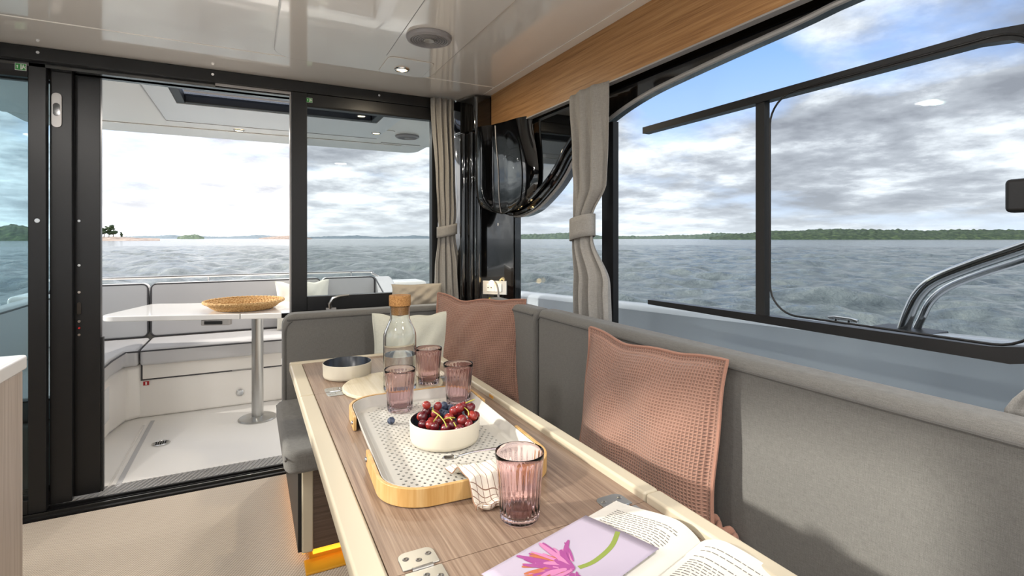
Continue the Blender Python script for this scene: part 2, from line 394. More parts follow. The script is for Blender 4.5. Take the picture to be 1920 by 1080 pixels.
def slider(name, label, y, xs0, xs1, xl, ztop, zbot, pane='pane_blue', top=.05):
    d = empty(name, (xs0, y, 0)); struct(d, label)
    box('stile', 'black_anodised', (xs0, xs1, y, y + .034, zbot, ztop), d, .003)
    box('stile', 'black_anodised', (xl, xl + .05, y, y + .034, zbot, ztop), d, .003)
    box('rail', 'black_anodised', (xl + .05, xs0, y + .002, y + .032, ztop - top, ztop), d, .003)
    box('rail', 'black_anodised', (xl + .05, xs0, y + .002, y + .032, zbot, zbot + .06), d, .003)
    box('pane', pane, (xl + .05, xs0, y + .014, y + .019, zbot + .06, ztop - top), d)
    return d
d1 = slider('door_1', 'leftmost door leaf with tinted glass', 2.83, -.831, -.772, -1.24, 1.910, .012, top=.045)
MB().cyl((-.800, 2.826, 1.245), .009, .005, 16, 'y').build('screw', 'steel', d1, True)
box('gasket', 'dark_rubber', (-1.19, -.831, 2.826, 2.832, 1.845, 1.866), d1)
d2 = slider('door_2', 'middle door leaf with oval lock plate', 2.872, -.772, -.696, -1.22, 1.905, .02)
MB().prism(rrect(-.765, -.730, 1.65, 1.80, .0174, 8), 2.866, 2.871, 'y').build('lock_plate', 'silver_plastic', d2, True, .001)
lp = [o for o in d2.children if o.name.startswith('lock_plate')][0]
MB().prism(rrect(-.759, -.736, 1.70, 1.755, .0114, 8), 2.8635, 2.8665, 'y').build('thumb_turn', 'black_gloss', lp, True)
d3 = slider('door_3', 'rightmost door leaf beside the opening with small screws', 2.914, -.700, -.606, -1.20, 1.90, .02)
for z in (1.248, 1.05, .93, .80, .74):
    MB().cyl((-.681, 2.909, z), .0055, .006, 12, 'y').build('screw', 'steel', d3, True)
MB().prism(rrect(-.688, -.674, .83, .885, .0069, 6), 2.908, 2.914, 'y').build('latch_slot', 'black_gloss', d3, True)
MB().cyl((-.681, 2.909, .77), .004, .006, 12, 'y').build('latch_mark', 'red_button', d3, True)
box('brush_seal', 'dark_rubber', (-.604, -.598, 2.92, 2.945, .02, .72), d3)

# fixed aft window with frame, sill and latch
w1 = empty('window_1', (.18, BY, .775)); struct(w1, 'black framed fixed window beside the door')
box('stile', 'black_anodised', (.183, .257, 2.80, 2.85, .80, 1.911), w1, .003)
box('stile', 'black_anodised', (.918, .955, 2.80, 2.85, .80, 1.911), w1, .003)
box('rail', 'black_anodised', (.257, .918, 2.802, 2.848, 1.842, 1.911), w1, .003)
box('rail', 'black_anodised', (.257, .918, 2.802, 2.848, .80, .872), w1, .003)
box('gasket', 'dark_rubber', (.257, .918, 2.798, 2.803, 1.846, 1.852), w1)
box('sill', 'black_gloss', (.135, 1.06, 2.77, 2.85, .776, .80), w1, .003)
box('pane', 'pane_aft', (.257, .918, 2.822, 2.827, .872, 1.842), w1)
box('edge_profile', 'silver_plastic', (.176, .183, 2.82, 2.85, .80, 1.911), w1)
lt = box('latch', 'silver_plastic', (.345, .395, 2.772, 2.796, .800, .812), w1, .003)
MB().tube([(.365, 2.775, .812), (.362, 2.765, .835), (.378, 2.76, .862), (.41, 2.755, .872), (.455, 2.75, .876)], [.009, .010, .010, .008, .006], 8).build('lever', 'brushed_steel', lt, True)

def exit_sign(x, y, z, s, label):
    t = thing('exit_sign', label, 'sign', (x, y, z))
    MB().box(-s, s, -.001, 0, -s * .8, s * .8).build('backing', 'sign_white', t)
    MB().box(-s * .93, s * .93, -.0016, -.001, -s * .72, s * .72).build('green_panel', 'sign_green', t)
    fm = MB()   # arrow and running figure
    def P(p): return [(a * s, b * s) for a, b in p]
    fm.prism(P([(-.62, -.35), (-.5, -.35), (-.5, .1), (-.38, .1), (-.56, .4), (-.74, .1), (-.62, .1)]), -.0022, -.0016, 'y')
    fm.prism(P([(.0, -.6), (.9 * .2, -.6), (.18, .6), (.0, .6)]), -.0019, -.0016, 'y')
    fm.cyl((.48 * s, -.0022, .45 * s), .12 * s, .0006, 12, 'y')
    fm.prism(P([(.30, -.05), (.50, -.1), (.62, .28), (.38, .33)]), -.0022, -.0016, 'y')
    fm.prism(P([(.35, -.05), (.22, -.5), (.32, -.55), (.50, -.08)]), -.0022, -.0016, 'y')
    fm.prism(P([(.45, -.05), (.72, -.2), (.80, -.5), (.88, -.45), (.80, -.1), (.55, .05)]), -.0022, -.0016, 'y')
    fm.prism(P([(.55, .25), (.75, .1), (.85, .25), (.90, .2), (.78, 0), (.52, .15)]), -.0022, -.0016, 'y')
    fm.build('pictogram', 'sign_white', t)
exit_sign(-.853, 2.829, 1.884, .018, 'small green exit sign at the top left of the door frame')
exit_sign(.267, 2.801, 1.876, .0145, 'small green exit sign above the fixed window pane')

# ------------------------------------------------------------------ side window walls (starboard and port are mirror images)
BND = [(2.425, 1.285), (2.33, 1.282), (2.22, 1.297), (2.13, 1.325), (2.0, 1.39), (1.92, 1.445), (1.85, 1.51), (1.75, 1.575), (1.595, 1.635), (1.41, 1.675), (1.195, 1.695), (.87, 1.715), (.4, 1.735), (-1.75, 1.735)]
bnd = smooth_path([(a, b, 0) for a, b in BND], 4); bnd = [(p[0], p[1]) for p in bnd]
def side_window(name, sgn, label, pane):
    w = empty(name, (sgn * SX, 0, .78)); struct(w, label)
    X0, X1 = sgn * 1.252, sgn * 1.285
    MB().prism(bnd + [(-1.75, CEIL), (2.84, CEIL), (2.84, 1.285)], X0, X1, 'x').build('surround', 'black_gloss', w, True)
    MB().box(X0, X1, 2.425, 2.84, .78, 1.285).build('post', 'black_gloss', w, True)
    MB().tube([(sgn * 1.250, a, b + .006) for a, b in bnd], .008, 8).build('seal', 'silver_plastic', w, True)
    MB().prism([(2.424, .78), (-1.75, .78)] + [(a, b + .01) for a, b in bnd][::-1], sgn * 1.268, sgn * 1.274, 'x').build('pane', pane, w, True)
    MB().box(X0, X1, 2.413, 2.426, .78, 1.285).build('edge', 'black_gloss', w, True)
    if sgn > 0: MB().box(sgn * 1.240, sgn * 1.266, 1.575, 1.645, .78, 1.62).build('mullion', 'black_anodised', w, True)
    # swooping double moulding of the aft corner
    sw = [p for p in bnd if p[0] > 1.66]
    MB().tube([(sgn * 1.232, a + .012, b + .022) for a, b in sw], .017, 10).build('moulding', 'black_gloss', w, True)
    MB().tube([(sgn * 1.222, a + .028, b + .048) for a, b in sw], .013, 10).build('moulding', 'black_gloss', w, True)
    return w
w2 = side_window('window_2', 1, 'large side window with black swooping aft corner', 'pane_side')
w3 = side_window('window_3', -1, 'large side window behind the viewer', 'pane_clear')
# privacy glass triangle behind the corner moulding
MB().prism([(2.26, 1.80), (1.68, 1.80), (1.68, 1.66), (1.75, 1.63), (1.85, 1.565), (1.92, 1.50), (2.0, 1.445), (2.1, 1.39), (2.22, 1.36)], 1.236, 1.25, 'x').build('dark_pane', 'black_mirror', w2, True)
# sliding sash: frame tracks, seal and rounded pane edge
MB().prism([(1.405, 1.541), (1.405, 1.563), (.46, 1.563), (.40, 1.555), (.35, 1.53), (.33, 1.49), (.33, .99), (.36, .955), (.42, .940), (1.378, .940), (1.378, .956), (.45, .967), (.40, .975), (.365, 1.0), (.365, 1.48), (.38, 1.51), (.42, 1.533), (.47, 1.541)], 1.236, 1.266, 'x').build('sash_track', 'black_anodised', w2, True)
box('sash_seal', 'dark_rubber', (1.240, 1.262, .925, .952, .957, 1.541), w2)
MB().tube([(1.236, y, z) for y, z in rrect(.37, .905, .972, 1.548, .075, 8)], .0026, 8, True).build('sash_edge', 'black_anodised', w2, True)
box('sash_pane', 'pane_sash', (1.234, 1.238, .372, .903, .975, 1.545), w2)
box('sash_handle', 'black_anodised', (1.205, 1.235, .34, .418, 1.216, 1.276), w2, .008)
# lower cabin sides
struct(box('wall_right', 'gelcoat_cool', (1.225, 1.29, -1.75, 2.84, -.1, .78)))
struct(box('wall_left', 'gelcoat', (-1.29, -1.25, -1.75, 2.84, -.1, .78)))
wf = struct(box('wall_front', 'gelcoat', (-1.29, 1.29, -1.80, -1.75, -.1, .95)))
w4 = empty('window_4', (0, -1.78, .95)); struct(w4, 'windscreen behind the viewer')
for x in (-1.27, -.45, .40, 1.22): box('post', 'black_anodised', (x, x + .05, -1.80, -1.76, .95, CEIL), w4)
box('pane', 'pane_clear', (-1.22, 1.22, -1.782, -1.777, .95, CEIL), w4)
# black corner column
cc = empty('trim_5', (1.15, 2.7, .775)); struct(cc, 'glossy black corner column')
MB().prism([(1.055, 2.83), (1.055, 2.76), (1.085, 2.66), (1.122, 2.548), (1.250, 2.425), (1.251, 2.83)], .776, 1.757).build('panel', 'black_gloss', cc, True, .004)
MB().prism([(1.055, 2.83), (1.055, 2.76), (1.10, 2.605), (1.251, 2.605), (1.251, 2.83)], 1.758, CEIL - .003).build('panel', 'black_gloss', cc, True, .02)
for x, y, r in ((1.072, 2.70, .022), (1.093, 2.63, .016), (1.112, 2.572, .014)):
    MB().tube([(x, y, .776), (x, y, 1.757)], r, 14).build('rib', 'black_gloss', cc, True)
MB().cyl((1.183, 2.489, 1.245), .008, .004, 16, 'x').build('screw_cap', 'white_plastic', cc, True)
# bulging speaker-like moulding hanging under the valance end
hp = [Vector((1.095, 2.60)), Vector((1.105, 2.545)), Vector((1.165, 2.465)), Vector((1.195, 2.36)), Vector((1.215, 2.20)), Vector((1.225, 2.12))]
hl = [0]
for a, b in zip(hp, hp[1:]): hl.append(hl[-1] + (b - a).length)
def hpos(u):
    d = u * hl[-1]
    for i in range(len(hp) - 1):
        if d <= hl[i + 1] + 1e-9:
            return hp[i].lerp(hp[i + 1], (d - hl[i]) / (hl[i + 1] - hl[i]))
    return hp[-1]
def bulge(u, v):
    # v: 0 at top .. 1 at tip ; outline narrows towards the tip
    z = 1.765 - .468 * v
    k = 1.0 if v < .62 else math.sqrt(max(0, 1 - ((v - .62) / .38) ** 2.2))
    mid = .40
    uu = mid + (u - mid) * (k * .999 + .001) if True else u
    uu = max(0, min(1, uu * (.90 + .10 * ss(0, .6, v)) + .0))
    p = hpos(uu); e = 1 - (2 * u - 1) ** 4
    out = .05 * e * k * (.75 + .25 * (1 - v))
    nrm = Vector((-.80, -.60))
    return (p.x + nrm.x * out, p.y + nrm.y * out, z)
bo = MB(); bo.grid(bulge, 26, 26)
bo = bo.build('bulge', 'black_gloss', cc, True, smooth=60)
MB().tube([tuple(Vector(bulge(.40, v)) + Vector((-.002, -.002, 0))) for v in np.linspace(.02, .985, 24)], .0022, 6).build('seam', 'silver_plastic', bo, True)

# ------------------------------------------------------------------ curtains
def curtain(name, label, base_p, d, nrm, zs, prof, pleats, mat='curtain_linen', amp=.018, tie=None, ph=0):
    """prof: list of (z, centre along d, half width)"""
    t = thing(name, label, 'curtain', (base_p[0], base_p[1], zs[0]), group='linen curtains in the cabin')
    prof = sorted(prof)
    def lerp(z, k):
        for a, b in zip(prof, prof[1:]):
            if z <= b[0]:
                q = ss(0, 1, (z - a[0]) / (b[0] - a[0])); return a[k] + (b[k] - a[k]) * q
        return prof[-1][k]
    D = Vector((*d, 0)); Nn = Vector((*nrm, 0)); B = Vector((*base_p, 0))
    def fn(u, v):
        z = zs[0] + (zs[1] - zs[0]) * v
        c = lerp(z, 1); hw = lerp(z, 2)
        s = (2 * u - 1)
        a = amp * (.55 + .45 * math.sin(3 * v + ph)) * (1 if not tie else (.45 + .55 * min(1, abs(z - tie[0]) / .25)))
        w = math.sin(u * pleats * 2 * math.pi + ph + .8 * math.sin(4 * v + ph)) + .35 * math.sin(u * pleats * 4.3 * math.pi + 1.3 + 2 * v)
        p = B + D * (c + hw * s * (1 + .03 * math.sin(9 * v + 5 * u))) + Nn * (a * w + .02 * (1 - s * s))
        return (p.x, p.y, z)
    m = MB(); m.grid(fn, 110, 48); m.build('drape', mat, t, True, smooth=70, solid=.003)
    if tie:
        z0, hh, cw, hwid = tie
        def band(u, v):
            a = 2 * math.pi * u; p = B + D * (cw + (hwid + .006) * math.cos(a)) + Nn * (.012 + .036 * math.sin(a))
            return (p.x, p.y, z0 - hh / 2 + hh * v + .012 * math.cos(a))
        m = MB(); m.grid(band, 40, 5, cu=True); m.build('tie_band', mat, t, True, smooth=70, solid=.004)
    return t
curtain('curtain', 'tied linen curtain hanging beside the black corner column', (.98, 2.755), (1, 0), (0, -1), (.80, 1.955),
        [(.80, .02, .085), (1.0, .015, .075), (1.18, .008, .052), (1.235, .008, .050), (1.30, .008, .056), (1.5, .0, .058), (1.955, -.015, .066)], 4, tie=(1.215, .06, .008, .052))
curtain('curtain', 'tied linen curtain hanging from the oak valance over the side window', (1.185, 1.66), (0, -1), (-1, 0), (.845, 1.756),
        [(.845, .05, .105), (1.0, .045, .10), (1.17, -.025, .062), (1.25, -.025, .060), (1.38, .02, .105), (1.5, .015, .115), (1.756, 0, .128)], 3, amp=.026, tie=(1.212, .085, -.025, .064), ph=1.1)
curtain('curtain', 'edge of a linen curtain at the far right above the sofa', (1.165, .24), (0, -1), (-1, 0), (.86, 1.756),
        [(.86, -.02, .14), (.98, -.01, .085), (1.2, .05, .06), (1.756, 0, .10)], 4, tie=None, ph=.4)
curtain('curtain', 'unseen port linen curtain added to cut the sun patch', (-1.19, .92), (0, -1), (1, 0), (.915, 1.756),
        [(.915, 0, .15), (1.756, 0, .16)], 5, tie=None, ph=.9)  # unseen curtain, placed to bound the sun patch on the seatback

# ------------------------------------------------------------------ ceiling fittings
def ceiling_speaker(loc, r, label, group):
    t = thing('ceiling_speaker', label, 'speaker', loc, group=group)
    MB().lathe([(r * .80, 0), (r, -.001), (r * 1.0, -.006), (r * .96, -.014), (r * .84, -.018), (r * .80, -.016)], 48, close=True).build('bezel', 'speaker_grey', t)
    g = MB(); g.lathe([(.001, -.012), (r * .8, -.014), (r * .8, -.010), (.001, -.008)], 48); g.build('grille', 'speaker_mesh', t)
    MB().lathe([(r * .20, -.013), (r * .25, -.0165), (r * .22, -.019), (.001, -.015)], 32).build('tweeter', 'silver_plastic', t)
    n = MB()
    for k in range(5):
        rr = r * (.30 + .11 * k); n.tube([(rr * math.cos(a), rr * math.sin(a), -.0142) for a in np.linspace(0, 2 * math.pi, 40, endpoint=False)], .0012, 5, True)
    n.build('grille_ring', 'silver_plastic', t)
ceiling_speaker((.62, 1.925, CEIL - .0162), .088, 'round grey loudspeaker in the cabin ceiling', 'ceiling loudspeakers')
ceiling_speaker((1.13, 4.08, 1.999), .095, 'pale round loudspeaker under the cockpit roof', 'ceiling loudspeakers')
def spot(loc, r, label, power, col=(1, .85, .62)):
    t = thing('spot_light', label, 'lamp', loc, group='recessed spot lights')
    MB().lathe([(r * .70, -.002), (r * .76, -.008), (r * .95, -.006), (r, -.001), (r * .98, 0)], 36).build('ring', 'steel', t)
    MB().lathe([(.0005, -.003), (r * .70, -.004)], 36).build('lens', 'lamp_warm', t)
    l = bpy.data.lights.new('spot_light_glow', 'AREA'); l.shape = 'DISK'; l.size = r * 1.3; l.energy = power; l.color = col
    o = bpy.data.objects.new('spot_light_glow', l); C.objects.link(o); o.parent = t; o.location = (0, 0, -.012)
spot((.622, 2.335, CEIL - .0208), .034, 'lit spot light beside the speaker in the cabin ceiling', 1.5)
spot((-.08, 4.445, 1.999), .040, 'lit spot light under the cockpit roof seen through the open door', 4.0, (1, .93, .84))
spot((.87, 4.03, 1.992), .040, 'lit spot light under the cockpit roof seen through the fixed window', 4.0, (1, .93, .84))

for x, y, nm in ((-1.02, 1.55, 'above the galley'), (-1.02, .55, 'above the forward galley'), (.85, .0, 'above the forward sofa'), (.85, -1.3, 'beside the windscreen to starboard'), (-1.02, -.6, 'above the helm side'), (-.2, -1.45, 'over the windscreen')):  # extra ceiling lamps added out of view to lift the cabin brightness
    spot((x, y, CEIL - .0005), .085, 'added ceiling fill light ' + nm, 4.3, (1, .965, .915))

# ------------------------------------------------------------------ socket, lamp and sticker on the corner column (45 degree face)
pa = Vector((1.122, 2.548)); pb = Vector((1.250, 2.425)); pd = (pb - pa).normalized(); ang = math.atan2(pd.y, pd.x)
def col_pt(f, z, off=.0): 
    p = pa.lerp(pb, f); n = Vector((pd.y, -pd.x)); return (p.x + n.x * off, p.y + n.y * off, z)
t = thing('power_socket', 'white double power socket on the black corner column', 'socket', col_pt(.40, .905, .001), (0, 0, ang))
MB().box(-.068, .068, -.008, 0, -.037, .037).build('frame', 'pale_plastic', t, bevel=.003)
MB().box(-.044, .0, -.011, -.008, -.021, .021).build('socket_insert', 'white_plastic', t, bevel=.001)
MB().box(.001, .040, -.011, -.008, -.021, .021).build('switch_rocker', 'white_plastic', t, bevel=.001)
for x in (-.036, -.018): MB().cyl((x, -.0125, 0), .003, .002, 10, 'y').build('pin_hole', 'dark_rubber', t)
t = thing('reading_lamp', 'small lit gooseneck reading lamp over the power socket', 'lamp', col_pt(.50, .80, .012), (0, 0, ang))
MB().tube(smooth_path([(.012, -.012, -.02), (.012, -.018, .06), (.008, -.024, .11), (-.002, -.034, .138), (-.012, -.045, .137)]), .0055, 8).build('gooseneck', 'silver_plastic', t)
MB().sphere((-.016, -.052, .135), .0145, 16, 10).build('bulb', 'bulb_warm', t)
MB().box(-.004, .028, -.02, .0, -.030, -.018).build('base', 'black_anodised', t, bevel=.002)
l = bpy.data.lights.new('reading_lamp_glow', 'POINT'); l.energy = .015; l.color = (1, .75, .38); l.shadow_soft_size = .015
o = bpy.data.objects.new('reading_lamp_glow', l); C.objects.link(o); o.parent = t; o.location = (-.02, -.075, .14)
t = thing('warning_sticker', 'tiny yellow sticker below the power socket', 'sticker', col_pt(.35, .838, .001), (0, 0, ang))
MB().box(-.026, .026, -.001, 0, -.012, .012).build('yellow_border', 'sign_yellow', t); MB().box(-.021, .021, -.0016, -.001, -.008, .008).build('printed_panel', 'dark_rubber', t)

# ================================================================== DINETTE
def cushion(name, label, b, r=.03, mat='grey_fabric', piping=None, group=None, cat='cushion', poly=None):
    x0, x1, y0, y1, z0, z1 = b
    t = thing(name, label, cat, ((x0 + x1) / 2, (y0 + y1) / 2, z0), group=group)
    (MB().prism(poly, z0, z1) if poly else MB().box(*b)).build('upholstery', mat, t, True, r, 5)
    if piping: MB().tube(piping, .0045, 8).build('piping', 'grey_piping', t, True)
    return t
# backrests
cushion('backrest_cushion', 'long grey backrest cushion along the side window', (1.03, 1.125, -.7, 1.80, .40, .885), .028,
        piping=[(1.031, -.69, .858), (1.031, 1.77, .858), (1.031, 1.795, .84), (1.031, 1.797, .42)])
cushion('backrest_cushion', 'narrow grey backrest cushion in the sofa corner', (1.03, 1.12, 1.806, 2.31, .40, .880), .028, piping=[(1.031, 1.83, .856), (1.031, 2.29, .856)])
bp = smooth_path([(.138, 2.50, .42), (.136, 2.50, .70), (.140, 2.50, .765), (.165, 2.50, .797), (.22, 2.50, .805), (1.0, 2.50, .805)], 5)
t = thing('backrest_cushion', 'grey backrest cushion under the aft window', 'cushion', (.55, 2.55, .40))
MB().prism(rrect(.127, 1.02, .40, .828, [.02, .055, .03, .02], 6), 2.50, 2.60, 'y').build('upholstery', 'grey_fabric', t, True, .022, 4)
MB().tube(bp, .0045, 8).build('piping', 'grey_piping', t, True)
box('care_tag', 'white_plastic', (.1245, .128, 2.535, 2.545, .60, .625), t)
# seats
ap = rrect(.100, 1.03, 1.86, 2.498, [.02, .04, .05, .02], 6)
t = thing('seat_cushion', 'grey seat cushion of the aft bench', 'cushion', (.55, 2.2, .372))
MB().prism(ap, .372, .452).build('upholstery', 'grey_fabric', t, True, .026, 5)
MB().tube([(.104 if x < .3 else x, y, .428) for x, y in ap[7:21]], .004, 8).build('piping', 'grey_piping', t, True)
cushion('seat_cushion', 'long grey seat cushion beside the table', (.60, 1.028, -.7, 1.855, .372, .452), .026, piping=[(.602, -.7, .43), (.602, 1.84, .43)])
# bench bases
bn = thing('bench_base', 'wood panelled bench base with cream corner post', 'bench', (.6, 2.2, 0))
box('panel', 'bench_wood', (.20, .98, 1.96, 1.98, .055, .371), bn)
box('corner_post', 'cream_laminate', (.162, .200, 1.952, 1.985, .05, .371), bn, .006)
box('side_panel', 'gelcoat', (.165, .185, 1.985, 2.80, .05, .371), bn)
box('edge_strip', 'black_anodised', (.150, .163, 1.97, 2.78, .05, .371), bn)
box('plinth', 'amber_plastic', (.19, .98, 1.985, 2.80, 0, .05), bn)
box('led_strip', 'led_amber', (.20, .60, 1.972, 1.984, .030, .042), bn); box('led_strip', 'led_amber', (.166, .178, 1.99, 2.75, .030, .042), bn)
box('kick_tray', 'amber_plastic', (.17, .60, 1.90, 1.985, .001, .010), bn, .003)
bs = thing('bench_base', 'low side bench base below the long seat cushion', 'bench', (.95, .6, 0))
box('panel', 'bench_wood', (.66, 1.22, -.7, 1.855, .0, .371), bs)

# ------------------------------------------------------------------ table
TZ = .67
tb = thing('dinette_table', 'folding dinette table with walnut leaves and cream rim', 'table', (.42, 1.2, 0))
X0, X1 = .137, .703; YJ = (.752, 1.748); YE = (-.10, 2.225)
for y0, y1 in ((YE[0] + .05, YJ[0] - .0008), (YJ[0] + .0008, YJ[1] - .0008), (YJ[1] + .0008, YE[1] - .028)):
    box('leaf', 'table_wood', (X0 + .046, X1 - .036, y0, y1, TZ - .024, TZ), tb)
for y0, y1 in ((YE[0] + .05, YJ[0] - .0008), (YJ[0] + .0008, YJ[1] - .0008), (YJ[1] + .0008, YE[1] - .028)):
    box('rim', 'cream_laminate', (X0, X0 + .0455, y0, y1, TZ - .032, TZ + .001), tb, .006)
    box('rim', 'cream_laminate', (X1 - .0355, X1, y0, y1, TZ - .032, TZ + .016), tb, .006)
box('rim', 'cream_laminate', (X0, X1, YE[1] - .0275, YE[1], TZ - .032, TZ + .006), tb, .006)
box('rim', 'cream_laminate', (X0, X1, YE[0], YE[0] + .0495, TZ - .032, TZ + .002), tb, .006)
box('rim_amber', 'amber_plastic', (X1 - .037, X1 - .0355, 1.435, 1.462, TZ + .004, TZ + .013), tb, .0005)  # small amber plastic piece on the inner face of the rim
MB().cyl((.45, 1.25, .006), .05, TZ - .03, 28).build('pedestal', 'brushed_steel', tb, True)
MB().lathe([(.05, .0), (.17, .0), (.17, .006), (.155, .012), (.05, .018)], 36, (.45, 1.25, .0005)).build('foot', 'brushed_steel', tb, True)
def hinge(x, y, w=.058, l=.095):
    h = MB().prism(rrect(x - w / 2, x + w / 2, y - l / 2, y - .004, [.002, .002, .014, .014], 5), TZ + .0002, TZ + .0022).prism(rrect(x - w / 2, x + w / 2, y + .004, y + l / 2, [.014, .014, .002, .002], 5), TZ + .0002, TZ + .0022).build('hinge', 'hinge_steel', tb, True, .0006, 2)
    MB().tube([(x - w * .28, y, TZ + .0022), (x + w * .28, y, TZ + .0022)], .0034, 10).build('knuckle', 'steel', h, True)
    for dx, dy in ((-.018, .030), (.018, .030), (0, .020), (-.018, -.030), (.018, -.030), (0, -.020)):
        MB().lathe([(.0005, .0028), (.003, .0034), (.0052, .0024)], 14, (x + dx, y + dy, TZ)).build('screw', 'brushed_steel', h, True)
hinge(.232, YJ[0]); hinge(.612, YJ[0]); hinge(.245, YJ[1]); hinge(.612, YJ[1])

# ------------------------------------------------------------------ pillows
def pillow(name, label, loc, rot, w, h, th, mat, hem=None, flange=0.012, seed=0, sag=.02, cat='pillow'):
    t = thing(name, label, cat, loc, rot)
    n = 90; V = []; UV = []; F = []
    rnd = random.Random(seed); p1, p2, p3 = (rnd.uniform(0, 6) for _ in range(3))
    def shape(u, v, side):
        a, b = 2 * u - 1, 2 * v - 1
        # concave edges, pointed corners
        ex = 1 - .055 * (1 - b * b) + .012 * math.sin(5 * b + p1); ey = 1 - .055 * (1 - a * a) + .012 * math.sin(5 * a + p2)
        x = a * w / 2 * ex; z = h / 2 + b * h / 2 * ey
        z -= sag * ss(.2, 1, v) * (math.exp(-((a + .35) / .30) ** 2) * .9 + math.exp(-((a - .45) / .22) ** 2) * .5) if sag else 0
        fa = max(0, (1 - abs(a) / (1 - flange * 2 / w)) if abs(a) < 1 else 0); fb = max(0, 1 - abs(b) / (1 - flange * 2 / h))
        k = (max(0, 1 - (abs(a) / (1 - 2 * flange / w)) ** 2.4) * max(0, 1 - (abs(b) / (1 - 2 * flange / h)) ** 2.4))
        d = th / 2 * (max(0, k) ** .48) * (1.0 + .22 * (-b)) + .0022
        d += .006 * math.sin(6 * a + 4 * b + p3) * k + .004 * math.sin(11 * a - 7 * b + p1) * k
        return (x, side * d + .006 * math.sin(4 * a + p2) * (1 - k), z)
    for side in (-1, 1):
        for i in range(n):
            for j in range(n):
                V.append(shape(i / (n - 1), j / (n - 1), side)); UV.append((i / (n - 1) * w / .5, j / (n - 1) * h / .5))
        o = 0 if side == -1 else n * n
        for i in range(n - 1):
            for j in range(n - 1):
                q = (o + i * n + j, o + (i + 1) * n + j, o + (i + 1) * n + j + 1, o + i * n + j + 1)
                F.append(q if side == -1 else q[::-1])
    ring = [(i, 0) for i in range(n)] + [(n - 1, j) for j in range(1, n)] + [(i, n - 1) for i in range(n - 2, -1, -1)] + [(0, j) for j in range(n - 2, 0, -1)]
    for (a, b) in zip(ring, ring[1:] + ring[:1]):
        ia, ib = a[0] * n + a[1], b[0] * n + b[1]; F.append((ia, ib, ib + n * n, ia + n * n))
    m = MB(); m.v = V; m.f = F; m.uv = UV; m.build('cover', mat, t, smooth=80)
    if hem:
        pth = [tuple((Vector(V[i * n + j]) + Vector(V[n * n + i * n + j])) / 2) for i, j in ring[::2]]
        MB().tube(pth, .0045, 6, True).build('hem', hem, t)
    return t
pn = pillow('throw_pillow', 'pink waffle pillow leaning on the side backrest nearest the viewer', (.928, 1.095, .454), (R(-7), 0, R(-90 + 3)), .52, .435, .13, 'pink_waffle', 'pink_hem', .016, 1, .014)
def crumple(u, v):
    a = u * 1.6 - .8; return (.02 + .055 * u, .0 + .012 * math.sin(9 * u) * v + .008 * v, .004 + .026 * v * (1 - .6 * u) + .007 * math.sin(14 * u + 2 * v))
m = MB(); m.grid(lambda u, v: (.205 + .085 * u, .045 + .03 * v + .01 * math.sin(12 * u), .012 + .034 * math.sin(math.pi * v) * (1 - .5 * u) + .004 * math.sin(25 * u)), 26, 14); m.build('corner_tie', 'pink_hem', pn, smooth=80, solid=.006)
pillow('throw_pillow', 'pink waffle pillow standing in the sofa corner', (.898, 2.155, .452), (R(-7), 0, R(-57)), .50, .455, .13, 'pink_waffle', 'pink_hem', .016, 2, .020)
pillow('lumbar_pillow', 'small sage green pillow behind the carafe', (.655, 2.285, .452), (R(-8), 0, R(-16)), .36, .38, .10, 'sage_fabric', None, .004, 5, .022)
pillow('lumbar_pillow', 'beige cushion lying behind the cork stopper by the aft window', (.80, 2.70, .80), (0, 0, R(-8)), .27, .125, .06, 'beige_fabric', None, .003, 8, 0)

# ------------------------------------------------------------------ things on the table
def bowl(label, x, y, z):
    t = thing('serving_bowl', label, 'bowl', (x, y, z), group='cream bowls with dark glaze')
    MB().lathe([(.0005, 0), (.074, 0), (.081, .004), (.0835, .012), (.085, .051), (.0842, .053), (.0828, .0535)], 64).build('outer', 'ceramic_cream', t, smooth=50)
    MB().lathe([(.0828, .0535), (.0815, .051), (.0795, .014), (.070, .006), (.0005, .005)], 64).build('glaze', 'ceramic_dark', t, smooth=50)
    return t
bowl('empty cream bowl with dark glaze on the table end', .3126, 1.925, TZ + .0005)
TRZ = TZ + .006
bowl('cream bowl filled with grapes on the tray', .4227, 1.189, TRZ + .002)

def tumbler(label, x, y, z, rz=0):
    t = thing('tumbler', label, 'glass', (x, y, z), (0, 0, rz), group='ribbed pink tumblers')
    n = 96; prof = [(.0005, .0), (.032, .0), (.0352, .004), (.0358, .012), (.0372, .035), (.0395, .065), (.0418, .092), (.0432, .104), (.0438, .112), (.0442, .118), (.0436, .1196), (.0424, .118), (.0414, .108), (.0396, .090), (.0374, .065), (.0352, .035), (.0335, .016), (.030, .011), (.0005, .010)]
    m = MB(); V = []; F = []
    for k in range(n):
        a = 2 * math.pi * k / n
        for i, (r, zz) in enumerate(prof):
            rr = r
            if 3 <= i <= 7: rr = r - .0017 * (.5 - .5 * math.cos(24 * a)) * (1 if i < 7 else .5)
            V.append((rr * math.cos(a), rr * math.sin(a), zz))
    P = len(prof)
    for k in range(n):
        k2 = (k + 1) % n
        for i in range(P - 1): F.append((k * P + i, k2 * P + i, k2 * P + i + 1, k * P + i + 1))
    m.add(V, F); m.build('body', 'pink_glass', t, smooth=60)
    return t
tumbler('ribbed pink tumbler standing alone nearest the open book', .4286, .810, TZ + .0005)
tumbler('ribbed pink tumbler on the left end of the tray', .381, 1.453, TRZ + .002, .2)
tumbler('ribbed pink tumbler on the right end of the tray', .5525, 1.436, TRZ + .002, .1)
tumbler('ribbed pink tumbler on the pale board behind the tray', .535, 1.665, TZ + .0125, .3)

